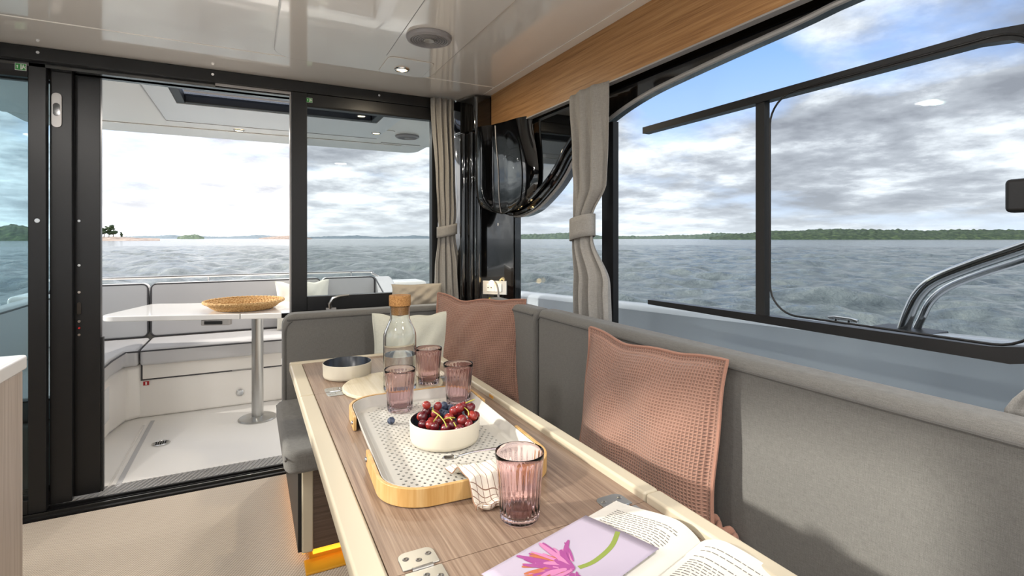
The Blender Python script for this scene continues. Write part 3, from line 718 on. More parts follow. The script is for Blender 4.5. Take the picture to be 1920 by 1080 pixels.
# pale board
t = tag(MB().lathe([(.0005, 0), (.162, 0), (.165, .003), (.165, .009), (.162, .0115), (.0005, .0115)], 72, (0, 0, 0)).build('serving_board', 'pale_wood', loc=(.43, 1.722, TZ + .0005)), 'round pale wooden board under the carafe', 'board')

# carafe
t = thing('carafe', 'glass water carafe with cork stopper on the round board', 'carafe', (.428, 1.632, TZ + .0125))
MB().lathe([(.0005, .0), (.046, .0), (.051, .005), (.052, .012), (.052, .172), (.0512, .182), (.0480, .192), (.0360, .219), (.0318, .229), (.0308, .238), (.0312, .268), (.0318, .270), (.0302, .271), (.0290, .268), (.0288, .238), (.0298, .228), (.0340, .218), (.0460, .191), (.0492, .181), (.0500, .171), (.0500, .012), (.046, .006), (.0005, .006)], 64).build('body', 'clear_glass', t, smooth=50)
MB().lathe([(.0005, .0055), (.0455, .0055), (.0502, .012), (.0502, .1145), (.0005, .1145)], 64).build('water', 'water_clear', t, smooth=40)
MB().lathe([(.0005, .243), (.0270, .243), (.0288, .268), (.0290, .271), (.0340, .272), (.0345, .276), (.0345, .302), (.0335, .305), (.0005, .305)], 40).build('stopper', 'cork', t, smooth=40)

# tray: perforated metal with bamboo end bands
tr = thing('serving_tray', 'perforated pale metal tray with bamboo ends', 'tray', (.412, 1.225, TZ + .001), (0, 0, R(-3)))
W2, L2, RC = .165, .298, .075
outl = rrect(-W2, W2, -L2, L2, RC, 10)
def inside(x, y, m_):
    w, l, r = W2 - m_, L2 - m_, RC - m_
    if abs(x) > w or abs(y) > l: return False
    dx, dy = abs(x) - (w - r), abs(y) - (l - r)
    return not (dx > 0 and dy > 0 and dx * dx + dy * dy > r * r)
# floor sheet: cells with octagonal holes
pm = MB(); px_ = .0165; py_ = .0120; zf = .006; rows = int(2 * L2 / py_); cols = int(2 * W2 / px_)
for j in range(rows):
    for i in range(cols):
        cx = -W2 + (i + .5) * (2 * W2 / cols); cy = -L2 + (j + .5) * (2 * L2 / rows)
        hw, hh = W2 / cols, L2 / rows
        cor = [(cx - hw, cy - hh), (cx + hw, cy - hh), (cx + hw, cy + hh), (cx - hw, cy + hh)]
        ins = [inside(a, b, .004) for a, b in cor]
        if not all(ins): continue
        off = (hw * .45 if j % 2 else -hw * .45)
        if inside(cx, cy, .030):
            r = .0036
            hole = [(cx + off + r * math.cos(R(45 * k + 22.5)), cy + r * math.sin(R(45 * k + 22.5))) for k in range(8)]
            v = [(a, b, zf) for a, b in cor] + [(a, b, zf) for a, b in hole] + [(a, b, zf - .002) for a, b in hole]
            f = [(1, 2, 4, 11), (2, 5, 4), (2, 3, 6, 5), (3, 7, 6), (3, 0, 8, 7), (0, 9, 8), (0, 1, 10, 9), (1, 11, 10)]
            f += [(4 + k, 4 + (k + 1) % 8, 12 + (k + 1) % 8, 12 + k) for k in range(8)]
            pm.add(v, f)
        else:
            pm.add([(a, b, zf) for a, b in cor], [(0, 1, 2, 3)])
fl = pm.build('perforated_floor', 'tray_metal', tr, smooth=None)
fl['kind'] = 'stuff'
MB().prism(rrect(-W2 + .004, W2 - .004, -L2 + .004, L2 - .004, RC, 10), .0005, .0025).build('shade_sheet', 'tray_shadow', tr)  # dark sheet standing in for the shade below the perforations
rim = MB(); V = []
prof = [(.006, .006), (.002, .010), (-.004, .030), (-.006, .034), (-.008, .034), (-.006, .029), (.000, .006), (.002, .002), (.014, .0045), (.012, .0062)]
def offs(m_): return rrect(-W2 + m_, W2 - m_, -L2 + m_, L2 - m_, max(.01, RC - m_), 10)
rings = [[(x, y, z) for x, y in offs(m_)] for m_, z in prof]
nr = len(rings[0]); rim.add([p for r_ in rings for p in r_], [(a * nr + k, a * nr + (k + 1) % nr, ((a + 1) % len(rings)) * nr + (k + 1) % nr, ((a + 1) % len(rings)) * nr + k) for a in range(len(rings)) for k in range(nr)])
ri, ro_ = offs(.001), offs(.024)
br = MB().add([(x, y, .0057) for x, y in ri] + [(x, y, .0057) for x, y in ro_], [(k, (k + 1) % nr, nr + (k + 1) % nr, nr + k) for k in range(nr)]).build('floor_border', 'tray_metal', tr, smooth=None)
rim.build('rim', 'tray_metal', tr, smooth=50)
def band(sgn):
    B0 = L2 * (.30 if sgn < 0 else .44)
    o1 = rrect(-W2 - .0095, W2 + .0095, -L2 - .0095, L2 + .0095, RC + .0095, 12); o1 = [p for p in o1 if p[1] * sgn > B0]
    o1 = [(W2 + .0095, sgn * B0)] + sorted(o1, key=lambda p: -math.atan2(p[0], p[1] * sgn + 1e-6)) + [(-W2 - .0095, sgn * B0)]
    V = []; F = []
    for (x, y) in o1:
        l_ = Vector((x, y)); n_ = Vector((max(-1, min(1, x / W2)) if abs(y) < L2 - RC else 0, 0))
        c_ = Vector((max(-W2 + RC, min(W2 - RC, x)), max(-L2 + RC, min(L2 - RC, y)))); n_ = (l_ - c_).normalized() if (l_ - c_).length > 1e-6 else Vector((0, sgn))
        for (d, z) in ((0, .0005), (.008, .0005), (.008, .036), (0, .036)): V.append((x + n_.x * d, y + n_.y * d, z))
    for i in range(len(o1) - 1):
        for k in range(4): F.append((i * 4 + k, i * 4 + (k + 1) % 4, (i + 1) * 4 + (k + 1) % 4, (i + 1) * 4 + k))
    F += [(0, 1, 2, 3), tuple(4 * (len(o1) - 1) + k for k in (3, 2, 1, 0))]
    b = MB().add(V, F).build('handle_band', 'bamboo', tr, bevel=.0015, seg=2, smooth=40)
    for sx in (-1, 1): MB().sphere((sx * (W2 + .0175), sgn * (B0 + .012), .019), .0055, 12, 8).build('rivet', 'steel', b)
band(-1); band(1)

# fruit
def grapes(label, centre, pts, stems, rnd):
    g = thing('grape_bunch', label, 'grapes', centre, group='grapes in the bowl')
    for (x, y, z, r) in pts:
        b = MB().sphere((0, 0, 0), r, 18, 11, 1.14).build('grape', 'grape_skin', g, smooth=80, loc=(x, y, z))
        b.rotation_euler = (rnd.uniform(-1, 1), rnd.uniform(-1, 1), 0)
    for pth in stems: MB().tube(smooth_path(pth, 5), .0014, 6).build('stem', 'grape_stem', g)
rnd = random.Random(3)
bx, by, bz = .4227, 1.189, TRZ + .002
# bowl local frame: ex towards image right, ey away from the viewer
ex = Vector((math.cos(YAW), -math.sin(YAW), 0)); ey = Vector((math.sin(YAW), math.cos(YAW), 0))
def L(a, b, z): p = ex * a + ey * b; return (p.x, p.y, z)
g1 = [(-.052, -.010, .060), (-.046, .012, .066), (-.044, -.004, .086), (-.030, -.040, .052), (-.028, -.020, .050), (-.048, -.035, .050), (-.018, -.045, .048), (-.012, -.025, .054), (-.060, .015, .052), (-.018, .006, .080), (-.022, -.004, .064), (-.030, .030, .050), (-.056, .030, .046)]
grapes('left bunch of red grapes in the bowl', (bx, by, bz), [(*L(a, b, z), .0112 if z < .079 else .0098) for a, b, z in g1],
       [[L(-.030, -.010, .074), L(-.012, -.026, .070), L(.004, -.046, .062), L(.012, -.062, .054)], [L(-.03, .0, .078), L(-.026, -.012, .074), L(-.012, -.026, .070)], [L(-.012, -.026, .070), L(-.020, -.048, .062)]], rnd)
g2 = [(.022, .0, .070), (.036, -.002, .078), (.012, -.020, .060), (.044, -.028, .058), (.062, .006, .076), (.046, .018, .076), (.068, -.010, .062), (.056, .028, .060), (.030, .012, .060), (.024, -.042, .050), (.060, -.030, .048), (.008, -.048, .046), (.072, .016, .052), (.040, -.050, .044)]
grapes('right bunch of red grapes in the bowl', (bx, by, bz), [(*L(a, b, z), .0115) for a, b, z in g2],
       [[L(.050, .004, .088), L(.060, .006, .092), L(.072, .008, .096)], [L(.048, -.004, .080), L(.058, -.012, .074), L(.060, -.02, .066)], [L(.016, -.034, .066), L(.026, -.046, .060), L(.034, -.062, .055)], [L(.002, -.034, .062), L(.016, -.034, .066), L(.028, -.030, .064)]], rnd)
def berry(label, loc, r, rot):
    t = thing('blueberry', label, 'blueberry', loc, rot, 'blueberries')
    MB().lathe([(.0004, -r * .92), (r * .5, -r * .82), (r * .87, -r * .45), (r, 0), (r * .88, r * .46), (r * .52, r * .80), (r * .30, r * .86), (r * .22, r * .70), (.0004, r * .66)], 20).build('skin', 'blueberry_skin', t, smooth=70)
    c = MB()
    for k in range(5):
        a = 2 * math.pi * k / 5; c.prism([(r * .22 * math.cos(a - .4), r * .22 * math.sin(a - .4)), (r * .42 * math.cos(a), r * .42 * math.sin(a)), (r * .22 * math.cos(a + .4), r * .22 * math.sin(a + .4))], r * .80, r * .90)
    c.build('crown', 'blueberry_skin', t)
BL = ['blueberry beside the left grapes at the back of the bowl', 'highest blueberry in the middle of the bowl', 'blueberry touching the right grape bunch', 'front left blueberry of the pair behind the grape stem', 'front right blueberry of the pair behind the grape stem', 'blueberry resting at the back wall of the bowl', 'low blueberry at the far left back of the bowl']
for k, (a, b, z) in enumerate([(-.026, .034, .066), (-.006, .030, .074), (.010, .032, .066), (-.008, .012, .062), (.002, .006, .060), (.006, .046, .062), (-.040, .044, .056)]):
    p = L(a, b, z); berry(BL[k], (bx + p[0], by + p[1], bz + z), .0098, (rnd.uniform(-1, 1), rnd.uniform(-1, 1), 0))
berry('single blueberry lying loose on the tray', (.331, 1.352, TRZ + .0115), .0102, (.3, -.2, 0))

# napkin draped over the tray's near right corner, with spoon
def napkin(name, label, fn, nu, nv, loc):
    t = thing(name, label, 'napkin', loc)
    m = MB(); m.grid(fn, nu, nv); m.uv = [(i / (nu - 1), j / (nv - 1)) for i in range(nu) for j in range(nv)]
    m.build('cloth', 'napkin_stripe', t, smooth=80, solid=.0022); return t
def ndrape(u, v):
    # u along the tray edge (image left to right), v from the tray floor outwards
    x = .115 * u * (1 - .35 * (1 - v) * .4) - .012; y = .085 - .168 * v - .018 * u
    top = .013 + .004 * math.sin(6 * u + 3 * v)
    yi, yo = .004, -.044 + .010 * u
    if y > yi: z = top + (.0445 - top) * ss(yi + .045, yi, y)
    elif y > yo: z = .0445
    else: z = .0445 - .040 * ss(yo, yo - .030, y) + .004 * math.sin(14 * u + 2 * v) * ss(yo, yo - .02, y)
    return (x, y, max(z, .0035) + .003 * math.sin(9 * u + 5 * v) ** 2)
nk = napkin('napkin', 'striped cream napkin draped over the tray corner', ndrape, 40, 40, (.378, .945, TZ))
m = MB(); m.grid(lambda u, v: (-.012 + .113 * u, -.083 - .018 * u + .004 * math.sin(22 * u) - .003 * v, .0035 + .010 * v), 40, 4); m.uv = [(i / 39, .9 + j / 30) for i in range(40) for j in range(4)]
m.build('hem_fold', 'napkin_stripe', nk, smooth=80, solid=.002)
t = thing('spoon', 'steel spoon lying on the striped napkin', 'spoon', (.375, 1.035, TZ + .030), (R(2), 0, R(-14)))
MB().grid(lambda u, v: (-.012 + .036 * u + 0, (v - .5) * .020 * math.sqrt(max(0, 1 - (2 * u - 1) ** 2)), .004 * ((2 * u - 1) ** 2 + (2 * v - 1) ** 2) * .5), 14, 8).build('bowl', 'steel', t, smooth=80, solid=.001)
MB().tube([(.023, 0, .004), (.05, 0, .009), (.09, 0, .012), (.12, 0, .012)], [.003, .0024, .003, .004], 8).build('handle', 'steel', t)
napkin('napkin', 'small folded striped napkin beside the carafe', lambda u, v: (.10 * u - .05, .055 * v - .027, .004 + .003 * math.sin(9 * u) * v + .003), 16, 16, (.566, 1.735, TZ + .0125))

# open book with loose flower print
bk = thing('book', 'open book with printed pages lying on the near end of the table', 'book', (.655, .605, TZ + .0005))
e1 = Vector((-.966, -.26, 0)); e2 = Vector((-.26, .966, 0))
def BP(s_, w_, z): p = e1 * s_ + e2 * w_; return (p.x, p.y, z)
PW, PH = .168, .255
def page_z(w_):   # height of the page block surface at distance w_ from the gutter
    a = abs(w_) / PW; return .0035 + .019 * (math.sin(min(1, a / .28) * math.pi / 2) ** .8) * (1 - .80 * ss(.22, 1.0, a))
for sgn, nm in ((1, 'page_block'), (-1, 'page_block')):
    m = MB(); V = []; n = 28
    for i in range(n):
        w_ = sgn * PW * i / (n - 1)
        for s_ in (0, PH): V += [BP(s_, w_, page_z(w_)), BP(s_, w_, .0025)]
    F = []
    for i in range(n - 1):
        a, b = i * 4, (i + 1) * 4
        F += [(a, a + 2, b + 2, b), (a + 1, b + 1, b + 3, a + 3), (a, b, b + 1, a + 1), (a + 2, a + 3, b + 3, b + 2)]
    F += [(0, 1, 3, 2), ((n - 1) * 4, (n - 1) * 4 + 2, (n - 1) * 4 + 3, (n - 1) * 4 + 1)]
    m.add(V, F).build(nm, 'paper', bk, smooth=40)
    tx = MB(); rr = random.Random(11 + sgn)
    for k in range(30):
        s_ = .028 + k * .0068
        if s_ > PH - .03: break
        if rr.random() < .08: continue
        wa, wb = .022, PW - (.022 if rr.random() > .15 else rr.uniform(.03, .09))
        q = wa
        while q < wb - .004:      # words
            ln = rr.uniform(.004, .013); a, b = q, min(q + ln, wb); q = b + .0022
            if sgn > 0: a, b = PW - b + .0, PW - a + .0
            ws = [a + (b - a) * t_ for t_ in (0, .5, 1)]
            v = []
            for w_ in ws: v += [BP(s_, sgn * w_, page_z(w_) + .0003), BP(s_ + .0019, sgn * w_, page_z(w_) + .0003)]
            tx.add(v, [(0, 1, 3, 2), (2, 3, 5, 4)])
    to = tx.build('printed_text', 'ink', bk, smooth=None); to['kind'] = 'stuff'
v = [BP(-.004, PW + .004, 0), BP(PH + .004, PW + .004, 0), BP(PH + .004, -PW - .004, 0), BP(-.004, -PW - .004, 0)]
MB().add(v + [(a, b, .0024) for a, b, _ in v], [(3, 2, 1, 0), (4, 5, 6, 7), (0, 1, 5, 4), (1, 2, 6, 5), (2, 3, 7, 6), (3, 0, 4, 7)]).build('cover', 'book_cover', bk, smooth=None)

fp = thing('flower_print', 'lilac card printed with a pink flower lying on the open book', 'card', (.655, .605, TZ + .0015))
def cz(w_, k=0): return max(page_z(w_), .0105 + .0) + .0008 + k
CS0, CS1, CW0, CW1 = .098, .33, .016, .160
def card_surf(s_, w_, k=0): return BP(s_, w_, .0246 - .008 * (w_ / PW) ** 1.5 + k)
m = MB(); m.grid(lambda u, v: card_surf(CS0 + (CS1 - CS0) * u, CW0 + (CW1 - CW0) * v), 12, 24); m.build('card', 'card_lilac', fp, smooth=60, solid=.0006)
def strip(name, pts, wd, mat, k):     # flat printed stroke
    P = smooth_path([(a, b, 0) for a, b in pts], 6); V = []; F = []
    for i, p in enumerate(P):
        a = Vector(P[max(i - 1, 0)]); b = Vector(P[min(i + 1, len(P) - 1)]); t_ = (b - a).normalized(); n_ = Vector((-t_.y, t_.x, 0))
        f_ = i / (len(P) - 1); w_ = wd * (math.sin(math.pi * (f_ * .9 + .05)) ** .6 if mat != 'stem_green' else 1) / 2
        for sg in (-1, 1): q = Vector(p) + n_ * w_ * sg; V.append(card_surf(q.x, q.y, k))
    for i in range(len(P) - 1): F.append((2 * i, 2 * i + 2, 2 * i + 3, 2 * i + 1))
    return MB().add(V, F).build(name, mat, fp, smooth=None)
strip('printed_stem', [(.104, .088), (.145, .070), (.193, .064), (.222, .070)], .008, 'stem_green', .0005)
rr = random.Random(5)
fc = (.228, .072)
for k in range(90):
    a = rr.uniform(.4, 1.9) if k % 3 else rr.uniform(-1.0, 2.4)
    ln = rr.uniform(.014, .075); bend = rr.uniform(-.35, .35); d0 = rr.uniform(.0, .02)
    q0 = (fc[0] + math.cos(a) * d0, fc[1] + math.sin(a) * d0)
    q1 = (fc[0] + math.cos(a + bend * .5) * (d0 + ln * .5), fc[1] + math.sin(a + bend * .5) * (d0 + ln * .5)); q2 = (fc[0] + math.cos(a + bend) * (d0 + ln), fc[1] + math.sin(a + bend) * (d0 + ln))
    if max(q1[0], q2[0]) > CS1 - .003 or max(q1[1], q2[1]) > CW1 - .003 or min(q2[1], q1[1]) < CW0 + .003: continue
    strip('printed_petal', [q0, q1, q2], rr.uniform(.004, .011), rr.choice(['petal_magenta', 'petal_pink', 'petal_pink', 'petal_orange', 'petal_magenta']), .0006 + k * .00001)

# ------------------------------------------------------------------ galley counter (left edge)
gc = thing('galley_counter', 'galley counter with white worktop at the left edge', 'counter', (-.82, .9, 0))
box('body', 'galley_wood', (-1.24, -.466, .2, 1.560, 0, .868), gc, .004)
box('worktop', 'white_laminate', (-1.245, -.460, .195, 1.566, .868, .902), gc, .006)

# ================================================================== COCKPIT
cf = struct(box('cockpit_floor', 'cockpit_deck', (-1.3, 1.35, 2.90, 4.10, -.08, 0)))
cf['label'] = 'white moulded cockpit floor'
box('floor_groove', 'vinyl_grey', (-.570, -.548, 2.99, 3.97, .0, .004), cf, .002)
box('floor_groove', 'gelcoat', (-.60, -.588, 2.99, 3.9, .0, .003), cf, .001)
t = thing('floor_drain', 'small chrome drain in the cockpit floor', 'drain', (-.455, 3.508, .001))
MB().lathe([(.0005, .001), (.045, .001), (.045, .005), (.036, .007), (.034, .003), (.0005, .003)], 32).build('ring', 'steel', t)
for k in range(5): MB().box(-.026 + k * .011, -.020 + k * .011, -.022, .022, .003, .0065).build('slot', 'dark_rubber', t)

# stern bench moulding
sb = thing('stern_bench', 'white moulded stern bench base with locker front', 'bench', (0, 4.2, 0))
box('moulding', 'gelcoat', (-.74, 1.30, 4.06, 4.85, 0, .352), sb, .02)
box('locker_door', 'gelcoat', (-.625, 1.2, 4.048, 4.058, .255, .350), sb, .004)
box('locker_recess', 'vinyl_piping', (-.635, 1.2, 4.053, 4.0605, .246, .351), sb)
box('locker_handle', 'silver_plastic', (-.115, .03, 4.043, 4.049, .250, .258), sb, .002)
MB().lathe([(.0005, 0.008), (.018, .008), (.024, .003), (.024, 0)], 24).build('fitting', 'steel', sb, loc=(-.066, -.149, .093)).rotation_euler = (R(90), 0, 0)
pm_ = MB().prism([(-1.30, 2.99), (-.755, 2.99), (-.745, 3.80), (-.70, 4.02), (-.63, 4.06), (-.63, 4.85), (-1.30, 4.85)], 0, .352).build('side_moulding', 'gelcoat', sb, True, .03, 4)
box('locker_latch', 'dark_rubber', (-.7485, -.742, 3.55, 3.59, .20, .212), sb)
box('side_locker', 'gelcoat_cool', (-.754, -.744, 3.30, 3.78, .10, .30), sb, .006)
t = thing('safety_label', 'tiny red label on the stern bench front', 'label', (-.605, 4.045, .228))
MB().box(-.016, .016, -.001, .0, -.013, .013).build('red_panel', 'sign_red', t); MB().box(-.004, .004, -.0018, -.001, -.009, .009).build('white_mark', 'sign_white', t)

def vinyl(name, label, poly, z0, z1, axis='z', lo=None, hi=None, pip=None, r=.02):
    t = thing(name, label, 'cushion', (0, 4.2, .36), group='grey vinyl cockpit cushions')
    (MB().prism(poly, z0, z1) if axis == 'z' else MB().prism(poly, lo, hi, axis)).build('upholstery', 'vinyl_grey', t, True, r, 4)
    if pip: MB().tube(pip, .005, 8, True).build('piping', 'vinyl_piping', t, True)
    return t
sp_ = [(-.630, 3.985), (1.15, 3.985), (1.15, 4.44), (-.630, 4.44)]
vinyl('stern_seat_cushion', 'long grey seat cushion of the stern bench', sp_, .354, .462, pip=[(x, y, .448) for x, y in [(-.625, 3.986), (1.14, 3.986), (1.14, 4.43), (-.625, 4.43)]])
lpoly = [(-1.26, 2.99), (-.735, 2.99), (-.728, 3.75), (-.705, 3.985), (-.640, 3.985), (-.640, 4.44), (-1.26, 4.44)]
vinyl('stern_seat_cushion', 'angled grey corner seat cushion on the left of the stern bench', lpoly, .354, .462, pip=[(x + (.003 if x < -1 else .001), y, .448) for x, y in lpoly])
def backc(label, x0, x1, zt=.845):
    p = rrect(x0, x1, .464, zt, .035, 5)
    return vinyl('stern_bench_cushion', label, p, 0, 0, 'y', 4.45, 4.55, [(x, 4.453, z) for x, z in rrect(x0 + .003, x1 - .003, .467, zt - .003, .035, 5)], .016)
backc('left grey backrest cushion of the stern bench', -1.20, -.652); backc('wide middle grey backrest cushion of the stern bench', -.640, .512); backc('right grey backrest cushion of the stern bench', .524, .95)
t = vinyl('stern_bench_cushion', 'sloping grey side cushion at the right end of the stern bench', [(4.55, .464), (4.55, .838), (4.47, .83), (3.95, .66), (3.2, .64), (3.2, .464)], 0, 0, 'x', .955, 1.10, None, .02)
MB().tube([(.957, 4.54, .832), (.957, 4.47, .826), (.957, 3.95, .657), (.957, 3.2, .637)], .005, 8).build('piping', 'vinyl_piping', t, True)
t = vinyl('stern_bench_cushion', 'grey backrest cushion along the left side of the cockpit', [(4.44, .464), (4.44, .80), (3.1, .80), (3.02, .76), (3.0, .464)], 0, 0, 'x', -1.25, -1.14, None, .03)
MB().tube([(-1.141, 4.43, .785), (-1.141, 3.1, .785), (-1.141, 3.03, .755), (-1.141, 3.012, .47)], .005, 8).build('piping', 'vinyl_piping', t, True)
pillow('throw_pillow', 'cream pillow on the stern bench', (.375, 4.315, .466), (R(-12), 0, R(4)), .40, .38, .13, 'cream_fabric', None, .004, 12, .03)

# stern coaming, hull and rails
hl_ = empty('hull', (0, 0, 0)); struct(hl_, 'white hull and bulwarks of the boat')
box('stern_coaming', 'gelcoat', (-1.45, 1.45, 4.555, 4.86, -.7, .78), hl_, .03)
def bulwark(sgn):
    ys = np.linspace(4.9, -2.4, 30)
    def top(y): return .80 + (3.15 - y) * .0447
    prof = lambda y: [(1.585, .42), (1.585, top(y) - .02), (1.60, top(y) - .005), (1.63, top(y) + .004), (1.70, top(y) + .002), (1.735, top(y) - .02), (1.74, top(y) - .06), (1.70, -.2), (1.55, -.95), (1.50, -.95), (1.55, .42)]
    V = []; n = 11
    for y in ys: V += [(sgn * a, y, b) for a, b in prof(y)]
    F = [(i * n + k, i * n + (k + 1) % n, (i + 1) * n + (k + 1) % n, (i + 1) * n + k) for i in range(len(ys) - 1) for k in range(n)]
    F += [tuple(range(n)), tuple((len(ys) - 1) * n + k for k in range(n))]
    MB().add(V, F).build('bulwark', 'gelcoat_cool', hl_, smooth=40)
    box('side_deck', 'gelcoat_cool', (min(sgn * 1.285, sgn * 1.59), max(sgn * 1.285, sgn * 1.59), -2.4, 4.6, .38, .44), hl_)
bulwark(1); bulwark(-1)
box('foredeck', 'gelcoat', (-1.5, 1.5, -4.2, -1.80, .60, .80), hl_, .05)
box('underbody', 'gelcoat', (-1.28, 1.28, -1.8, 4.6, -.5, -.11), hl_)
rl = thing('stern_rail', 'thin stainless rail above the stern backrests', 'rail', (0, 4.72, .78))
MB().tube(smooth_path([(-1.3, 4.72, .872), (0, 4.74, .872), (.90, 4.74, .868), (.98, 4.73, .855), (1.04, 4.70, .82), (1.08, 4.66, .78)], 6), .011, 10).build('top_rail', 'steel', rl, True)
for x in (-1.0, -.30, .30, .80): MB().tube([(x, 4.735, .775), (x, 4.735, .868)], .008, 8).build('stanchion', 'steel', rl, True)
sr_ = thing('side_rail', 'polished stainless handrail rising from the side deck outside the window', 'rail', (1.66, .80, .905))
MB().tube(smooth_path([(1.66, .800, .888), (1.66, .782, .952), (1.66, .757, 1.011), (1.66, .718, 1.055), (1.66, .638, 1.10), (1.66, .532, 1.151), (1.66, .106, 1.356), (1.66, -1.28, 1.79)], 6), .0160, 14).build('tube', 'steel', sr_, True)
MB().tube(smooth_path([(1.70, .790, .885), (1.70, .768, .94), (1.70, .745, .994), (1.70, .704, 1.037), (1.70, .628, 1.08), (1.70, .532, 1.125), (1.70, .106, 1.33), (1.70, -1.28, 1.755)], 6), .0095, 10).build('brace', 'steel', sr_, True)
box('foot_plate', 'black_anodised', (1.62, 1.715, .71, .86, .908, .914), sr_, .002)
cl = thing('deck_cleat', 'small chrome pop-up cleat on the bulwark beyond the window', 'cleat', (1.665, .965, .902))
MB().tube([(0, -.045, .012), (0, -.025, .015), (0, .025, .015), (0, .045, .012)], [.005, .006, .006, .005], 10).build('horn', 'steel', cl)
for y in (-.02, .02): MB().cyl((0, y, .0), .006, .012, 12).build('post', 'steel', cl)
MB().prism(rrect(-.016, .016, -.05, .05, .012), .0, .003).build('plate', 'brushed_steel', cl)

# cockpit table
ct = thing('cockpit_table', 'white folding cockpit table on a single steel post', 'table', (.04, 3.72, 0), (0, 0, R(-19)))
def tp_(x0, x1, rs): return rrect(x0, x1, -.30, .29, rs, 7)
MB().prism(tp_(-.78, -.004, [.006, .05, .10, .006]), .690, .722).build('leaf', 'white_laminate', ct, bevel=.010, seg=3)
MB().prism(tp_(.004, .62, [.05, .006, .006, .05]), .690, .722).build('leaf', 'white_laminate', ct, bevel=.010, seg=3)
MB().box(-.13, .20, -.10, .10, .668, .689).build('bracket', 'white_laminate', ct, bevel=.004)
MB().box(-.22, -.06, -.29, -.25, .655, .689).build('latch', 'silver_plastic', ct, bevel=.006); MB().box(-.20, -.10, -.294, -.285, .662, .682).build('latch_slot', 'dark_rubber', ct, bevel=.003)
MB().cyl((0, 0, .012), .035, .656, 36).build('post', 'brushed_steel', ct)
MB().lathe([(.035, .02), (.05, .014), (.108, .010), (.115, .004), (.115, .0005), (.035, .0005)], 48).build('foot', 'brushed_steel', ct)
# basket
bkx = thing('wicker_basket', 'shallow round wicker basket on the cockpit table', 'basket', (-.035, 3.68, .7225))
for k in range(6):
    rr_ = .165 + .012 * k; zz = .008 + .0085 * k; n = 150
    pth = [((rr_ + .0025 * math.sin(48 * a + k * math.pi)) * math.cos(a), (rr_ + .0025 * math.sin(48 * a + k * math.pi)) * math.sin(a), zz + .0015 * math.sin(48 * a + k)) for a in np.linspace(0, 2 * math.pi, n, endpoint=False)]
    MB().tube(pth, .0065 if k < 5 else .0085, 7, True).build('coil', 'basket_weave', bkx)
MB().lathe([(.0005, .003), (.165, .003), (.165, .008), (.0005, .008)], 48).build('base', 'basket_weave', bkx)

# cockpit roof with skylight
rf = empty('cockpit_roof', (0, 3.9, 2.0)); struct(rf, 'white cockpit roof overhang')
kx0, kx1, ky0, ky1 = -.40, .80, 3.12, 3.69
RX = 1.45; RY0, RY1 = 2.99, 4.93
rm_ = MB()
rm_.box(-RX, kx0, RY0, 4.5, 2.0, 2.07); rm_.box(kx1, RX, RY0, 4.5, 2.0, 2.07); rm_.box(kx0, kx1, RY0, ky0, 2.0, 2.07); rm_.box(kx0, kx1, ky1, 4.5, 2.0, 2.07)
rm_.build('soffit', 'gelcoat', rf, True)
MB().prism(rrect(-RX, RX, 4.5, RY1, [.14, .14, 0, 0], 8), 2.0, 2.07).build('aft_lip', 'gelcoat', rf, True, .03, 4)
box('lip_step', 'gelcoat', (-1.3, 1.2, 4.52, 4.80, 1.994, 2.0), rf, .005)
fm = MB()
for b in ((-.52, kx0, 3.0, 4.25), (kx1, .92, 3.0, 4.25), (kx0, kx1, 3.0, ky0), (kx0, kx1, ky1, 4.25)): fm.box(*b, 1.989, 1.9995)
fm.build('hatch_surround', 'gelcoat_cool', rf, True)
box('surround_edge', 'silver_plastic', (-.52, .92, 4.25, 4.256, 1.986, 2.0), rf); box('surround_edge', 'silver_plastic', (-.526, -.52, 3.0, 4.256, 1.986, 2.0), rf)
box('roof_front', 'gelcoat', (-1.29, 1.29, 2.85, 2.99, 1.985, 2.07), rf)
MB().prism(rrect(.78, 1.0, 3.92, 4.16, .04, 5), 1.9935, 2.0).build('lamp_panel', 'gelcoat', rf, True, .003)
box('panel_seam', 'silver_plastic', (.30, .78, 4.16, 4.164, 1.997, 2.0), rf); box('panel_seam', 'silver_plastic', (1.0, 1.35, 4.45, 4.456, 1.996, 2.0), rf)
sk = thing('skylight', 'dark framed skylight in the cockpit roof', 'skylight', (.2, 3.4, 2.0))
fm = MB()
for b in ((kx0, kx0 + .045, ky0, ky1), (kx1 - .045, kx1, ky0, ky1), (kx0 + .045, kx1 - .045, ky0, ky0 + .045), (kx0 + .045, kx1 - .045, ky1 - .045, ky1)): fm.box(*b, 1.992, 2.045)
fm.build('frame', 'black_anodised', sk, True, .006)
box('pane', 'pane_dark', (kx0 + .045, kx1 - .045, ky0 + .045, ky1 - .045, 2.030, 2.036), sk)
MB().tube([(kx0 + .06, 3.45, 2.016), (kx1 - .06, 3.45, 2.016)], .008, 10).build('blind_roller', 'silver_plastic', sk, True)
for x in (-1.40, 1.40): box('roof_post', 'black_gloss', (x - .03, x + .03, 2.95, 3.03, .78, 2.0), rf)

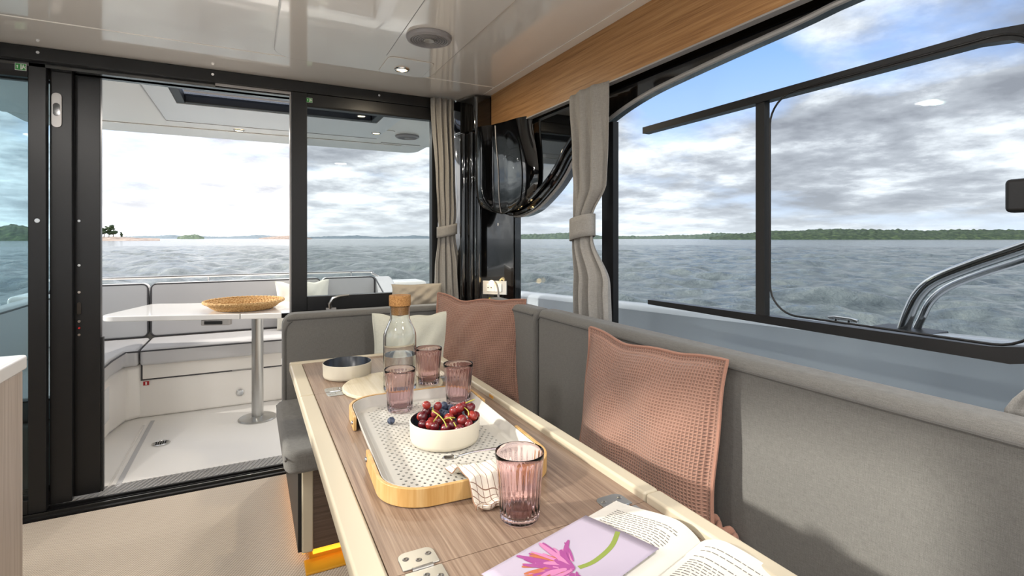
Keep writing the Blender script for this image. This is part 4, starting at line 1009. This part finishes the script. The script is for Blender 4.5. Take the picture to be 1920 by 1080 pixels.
# ================================================================== SEA AND SHORES
SEA = -.78
def build_sea():
    na = 900
    r = np.concatenate([2.4 * (160 / 2.4) ** np.linspace(0, 1, 470, endpoint=False), 160 * (4200 / 160) ** np.linspace(0, 1, 60)]); nr = len(r)
    a = np.linspace(0, 2 * np.pi, na, endpoint=False)
    A, Rr = np.meshgrid(a, r, indexing='ij'); X = Rr * np.cos(A); Y = Rr * np.sin(A); Z = np.zeros_like(X)
    rg = np.random.default_rng(4); cell = np.maximum(Rr * 2 * np.pi / na, np.gradient(r)[None, :])
    for k in range(70):
        lam = .40 * (7.5 / .40) ** (rg.random() ** 1.1); th = R(205) + rg.normal(0, .5); amp = .0085 * lam ** .92
        kk = 2 * np.pi / lam; ph = rg.random() * 6.28
        fade = np.clip((lam / cell - 3) / 3, 0, 1)
        p = kk * (X * np.cos(th) + Y * np.sin(th)) + ph + .9 * np.sin(.23 * X / lam ** .5 + .31 * Y / lam ** .5 + ph)
        Z += amp * fade * (np.sin(p) + .28 * np.cos(2 * p))
    Z += SEA
    me = bpy.data.meshes.new('sea'); nv = na * nr
    co = np.stack([X, Y, Z], -1).reshape(-1, 3); i, j = np.meshgrid(np.arange(na), np.arange(nr - 1), indexing='ij'); i2 = (i + 1) % na
    q = np.stack([i * nr + j, i * nr + j + 1, i2 * nr + j + 1, i2 * nr + j], -1).reshape(-1, 4)
    me.vertices.add(nv); me.vertices.foreach_set('co', co.ravel()); me.loops.add(q.size); me.loops.foreach_set('vertex_index', q.ravel().astype(np.int32))
    me.polygons.add(len(q)); me.polygons.foreach_set('loop_start', np.arange(0, q.size, 4, dtype=np.int32)); me.polygons.foreach_set('use_smooth', np.ones(len(q), dtype=bool))
    me.update(); me.validate(); me.materials.append(MATS['sea_water'])
    o = bpy.data.objects.new('sea', me); C.objects.link(o); return o
tag(build_sea(), 'choppy grey-green sea around the boat', 'sea', kind='stuff')
sY, cY = math.sin(YAW), math.cos(YAW)
def ray(px): r = (px - 960) / 960; return Vector((sY + r * cY, cY - r * sY))
def shore(name, label, cat, prof, D, depth, mat, rough, seed, nx=None):
    """prof: (bearing given as image column, crown height in image rows above horizon) -> metres at distance D"""
    t = None; nx = nx or 160; ny = 20; V = []
    xs = np.linspace(prof[0][0], prof[-1][0], nx)
    hs = np.interp(xs, [p[0] for p in prof], [p[1] for p in prof])
    for px, h in zip(xs, hs):
        d = ray(px); Hm = h / 960 * D + (CAM_H - SEA) if h > 0 else 0
        for j in range(ny):
            v = j / (ny - 1); dd = D + depth * v; prof_z = math.sin(min(1, v / .55) * math.pi / 2) ** .55 if v < .55 else math.cos((v - .55) / .45 * math.pi / 2)
            P3 = Vector((d.x * dd, d.y * dd, 0)); nz = mnoise.noise(P3 / (rough * 9) + Vector((0, 0, seed))) + mnoise.noise(P3 / (rough * 2.2) + Vector((0, 0, seed + 9))) * .8 + mnoise.noise(P3 / (rough * .6) + Vector((0, 0, seed + 4))) * .9
            V.append((d.x * dd, d.y * dd, SEA - .3 + max(0, Hm * prof_z * (1 + .0) + nz * rough * .30 * min(1, v * 8))))
    F = [(i * ny + j, (i + 1) * ny + j, (i + 1) * ny + j + 1, i * ny + j + 1) for i in range(nx - 1) for j in range(ny - 1)]
    m = MB().add(V, F); o = m.build(name, mat, smooth=40)
    if cat: tag(o, label, cat)
    return o
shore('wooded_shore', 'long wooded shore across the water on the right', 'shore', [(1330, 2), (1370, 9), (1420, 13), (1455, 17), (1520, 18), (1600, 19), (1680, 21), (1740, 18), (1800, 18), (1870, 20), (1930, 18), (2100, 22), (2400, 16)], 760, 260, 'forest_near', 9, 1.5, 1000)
shore('wooded_shore', 'low haze-tinted wooded ridge beyond the middle of the side window', 'shore', [(1090, 4), (1140, 6), (1200, 4), (1260, 6), (1310, 8), (1360, 10), (1420, 7), (1480, 9)], 1700, 400, 'forest_mid_haze', 16, 3.1, 360)
shore('wooded_shore', 'green wooded shore seen through the glass left of the tied side curtain', 'shore', [(900, 3), (967, 8), (1010, 10), (1060, 11), (1100, 9), (1130, 3)], 1500, 300, 'forest_mid_haze', 13, 5.7, 320)
shore('distant_hills', 'haze-tinted blue hills on the horizon seen through the fixed window', 'hills', [(545, 2), (600, 3), (640, 4), (670, 5), (720, 2.5), (780, 5), (820, 2), (900, 4)], 3300, 500, 'forest_far_haze', 18, 8.2, 130)
shore('distant_hills', 'haze-tinted blue hills on the horizon seen through the open door', 'hills', [(160, 2), (250, 3), (290, 5), (320, 8), (345, 5), (400, 4), (430, 2.5), (480, 6), (515, 5), (560, 3)], 3100, 500, 'forest_far_haze', 18, 4.4, 130)
shore('islet', 'low wooded islet left of centre on the horizon', 'islet', [(332, 1), (345, 5), (360, 6.5), (372, 6), (383, 1)], 1500, 120, 'forest_mid_haze', 10, 2.2, 60)
shore('islet', 'bare pink rock islet on the horizon beside the door post', 'islet', [(485, .5), (510, 3.5), (530, 5.5), (548, 6.5), (565, 4), (585, .5)], 1300, 130, 'rock_pink', 3, 6.1, 80)
shore('islet', 'low rocky islet with pines on the left of the horizon', 'islet', [(150, 1), (180, 3.5), (215, 4), (240, 2.5), (270, 1.2), (300, .3)], 420, 60, 'rock_pink', 1.5, 7.3, 60)
shore('islet', 'wooded islet seen through the left door glass', 'islet', [(-260, 5), (-120, 20), (-30, 26), (20, 30), (40, 28), (58, 22), (70, 6)], 420, 90, 'forest_near', 6, 9.9, 400)
def pine(px, D, hpx, label, seed):
    d = ray(px) * D; h = hpx / 960 * D; t = thing('pine_tree', label, 'tree', (d.x, d.y, SEA + 1.2), group='pines on the islet')
    rn = random.Random(seed)
    MB().tube([(0, 0, 0), (.02 * h, 0, h * .5), (0, .02 * h, h * .9)], [.03 * h, .022 * h, .01 * h], 7).build('trunk', 'bark', t)
    m = MB()
    for k in range(9):
        z = h * rn.uniform(.42, .95); rr = h * rn.uniform(.12, .22) * (1.15 - z / h * .5); a = rn.uniform(0, 6.28); q = h * rn.uniform(.02, .20)
        b = MB().sphere((q * math.cos(a), q * math.sin(a), z), rr, 10, 7, .62)
        m.add([tuple(Vector(p) * (1 + .0) + Vector((rn.uniform(-1, 1), rn.uniform(-1, 1), rn.uniform(-1, 1))) * rr * .16) for p in b.v], b.f)
    m.build('crown', 'pine_green', t, smooth=None)
for k, (px, hp_, nm) in enumerate([(186, 22, 'pine on the islet partly hidden by the door leaf'), (195, 25, 'second pine from the door leaf on the islet'), (204, 23, 'third pine from the door leaf on the islet, in the thick of the clump'), (212, 26, 'tallest pine in the islet clump'), (227, 14, 'small pine standing apart at the right of the islet')]):
    pine(px, 440, hp_, nm, k + 3)
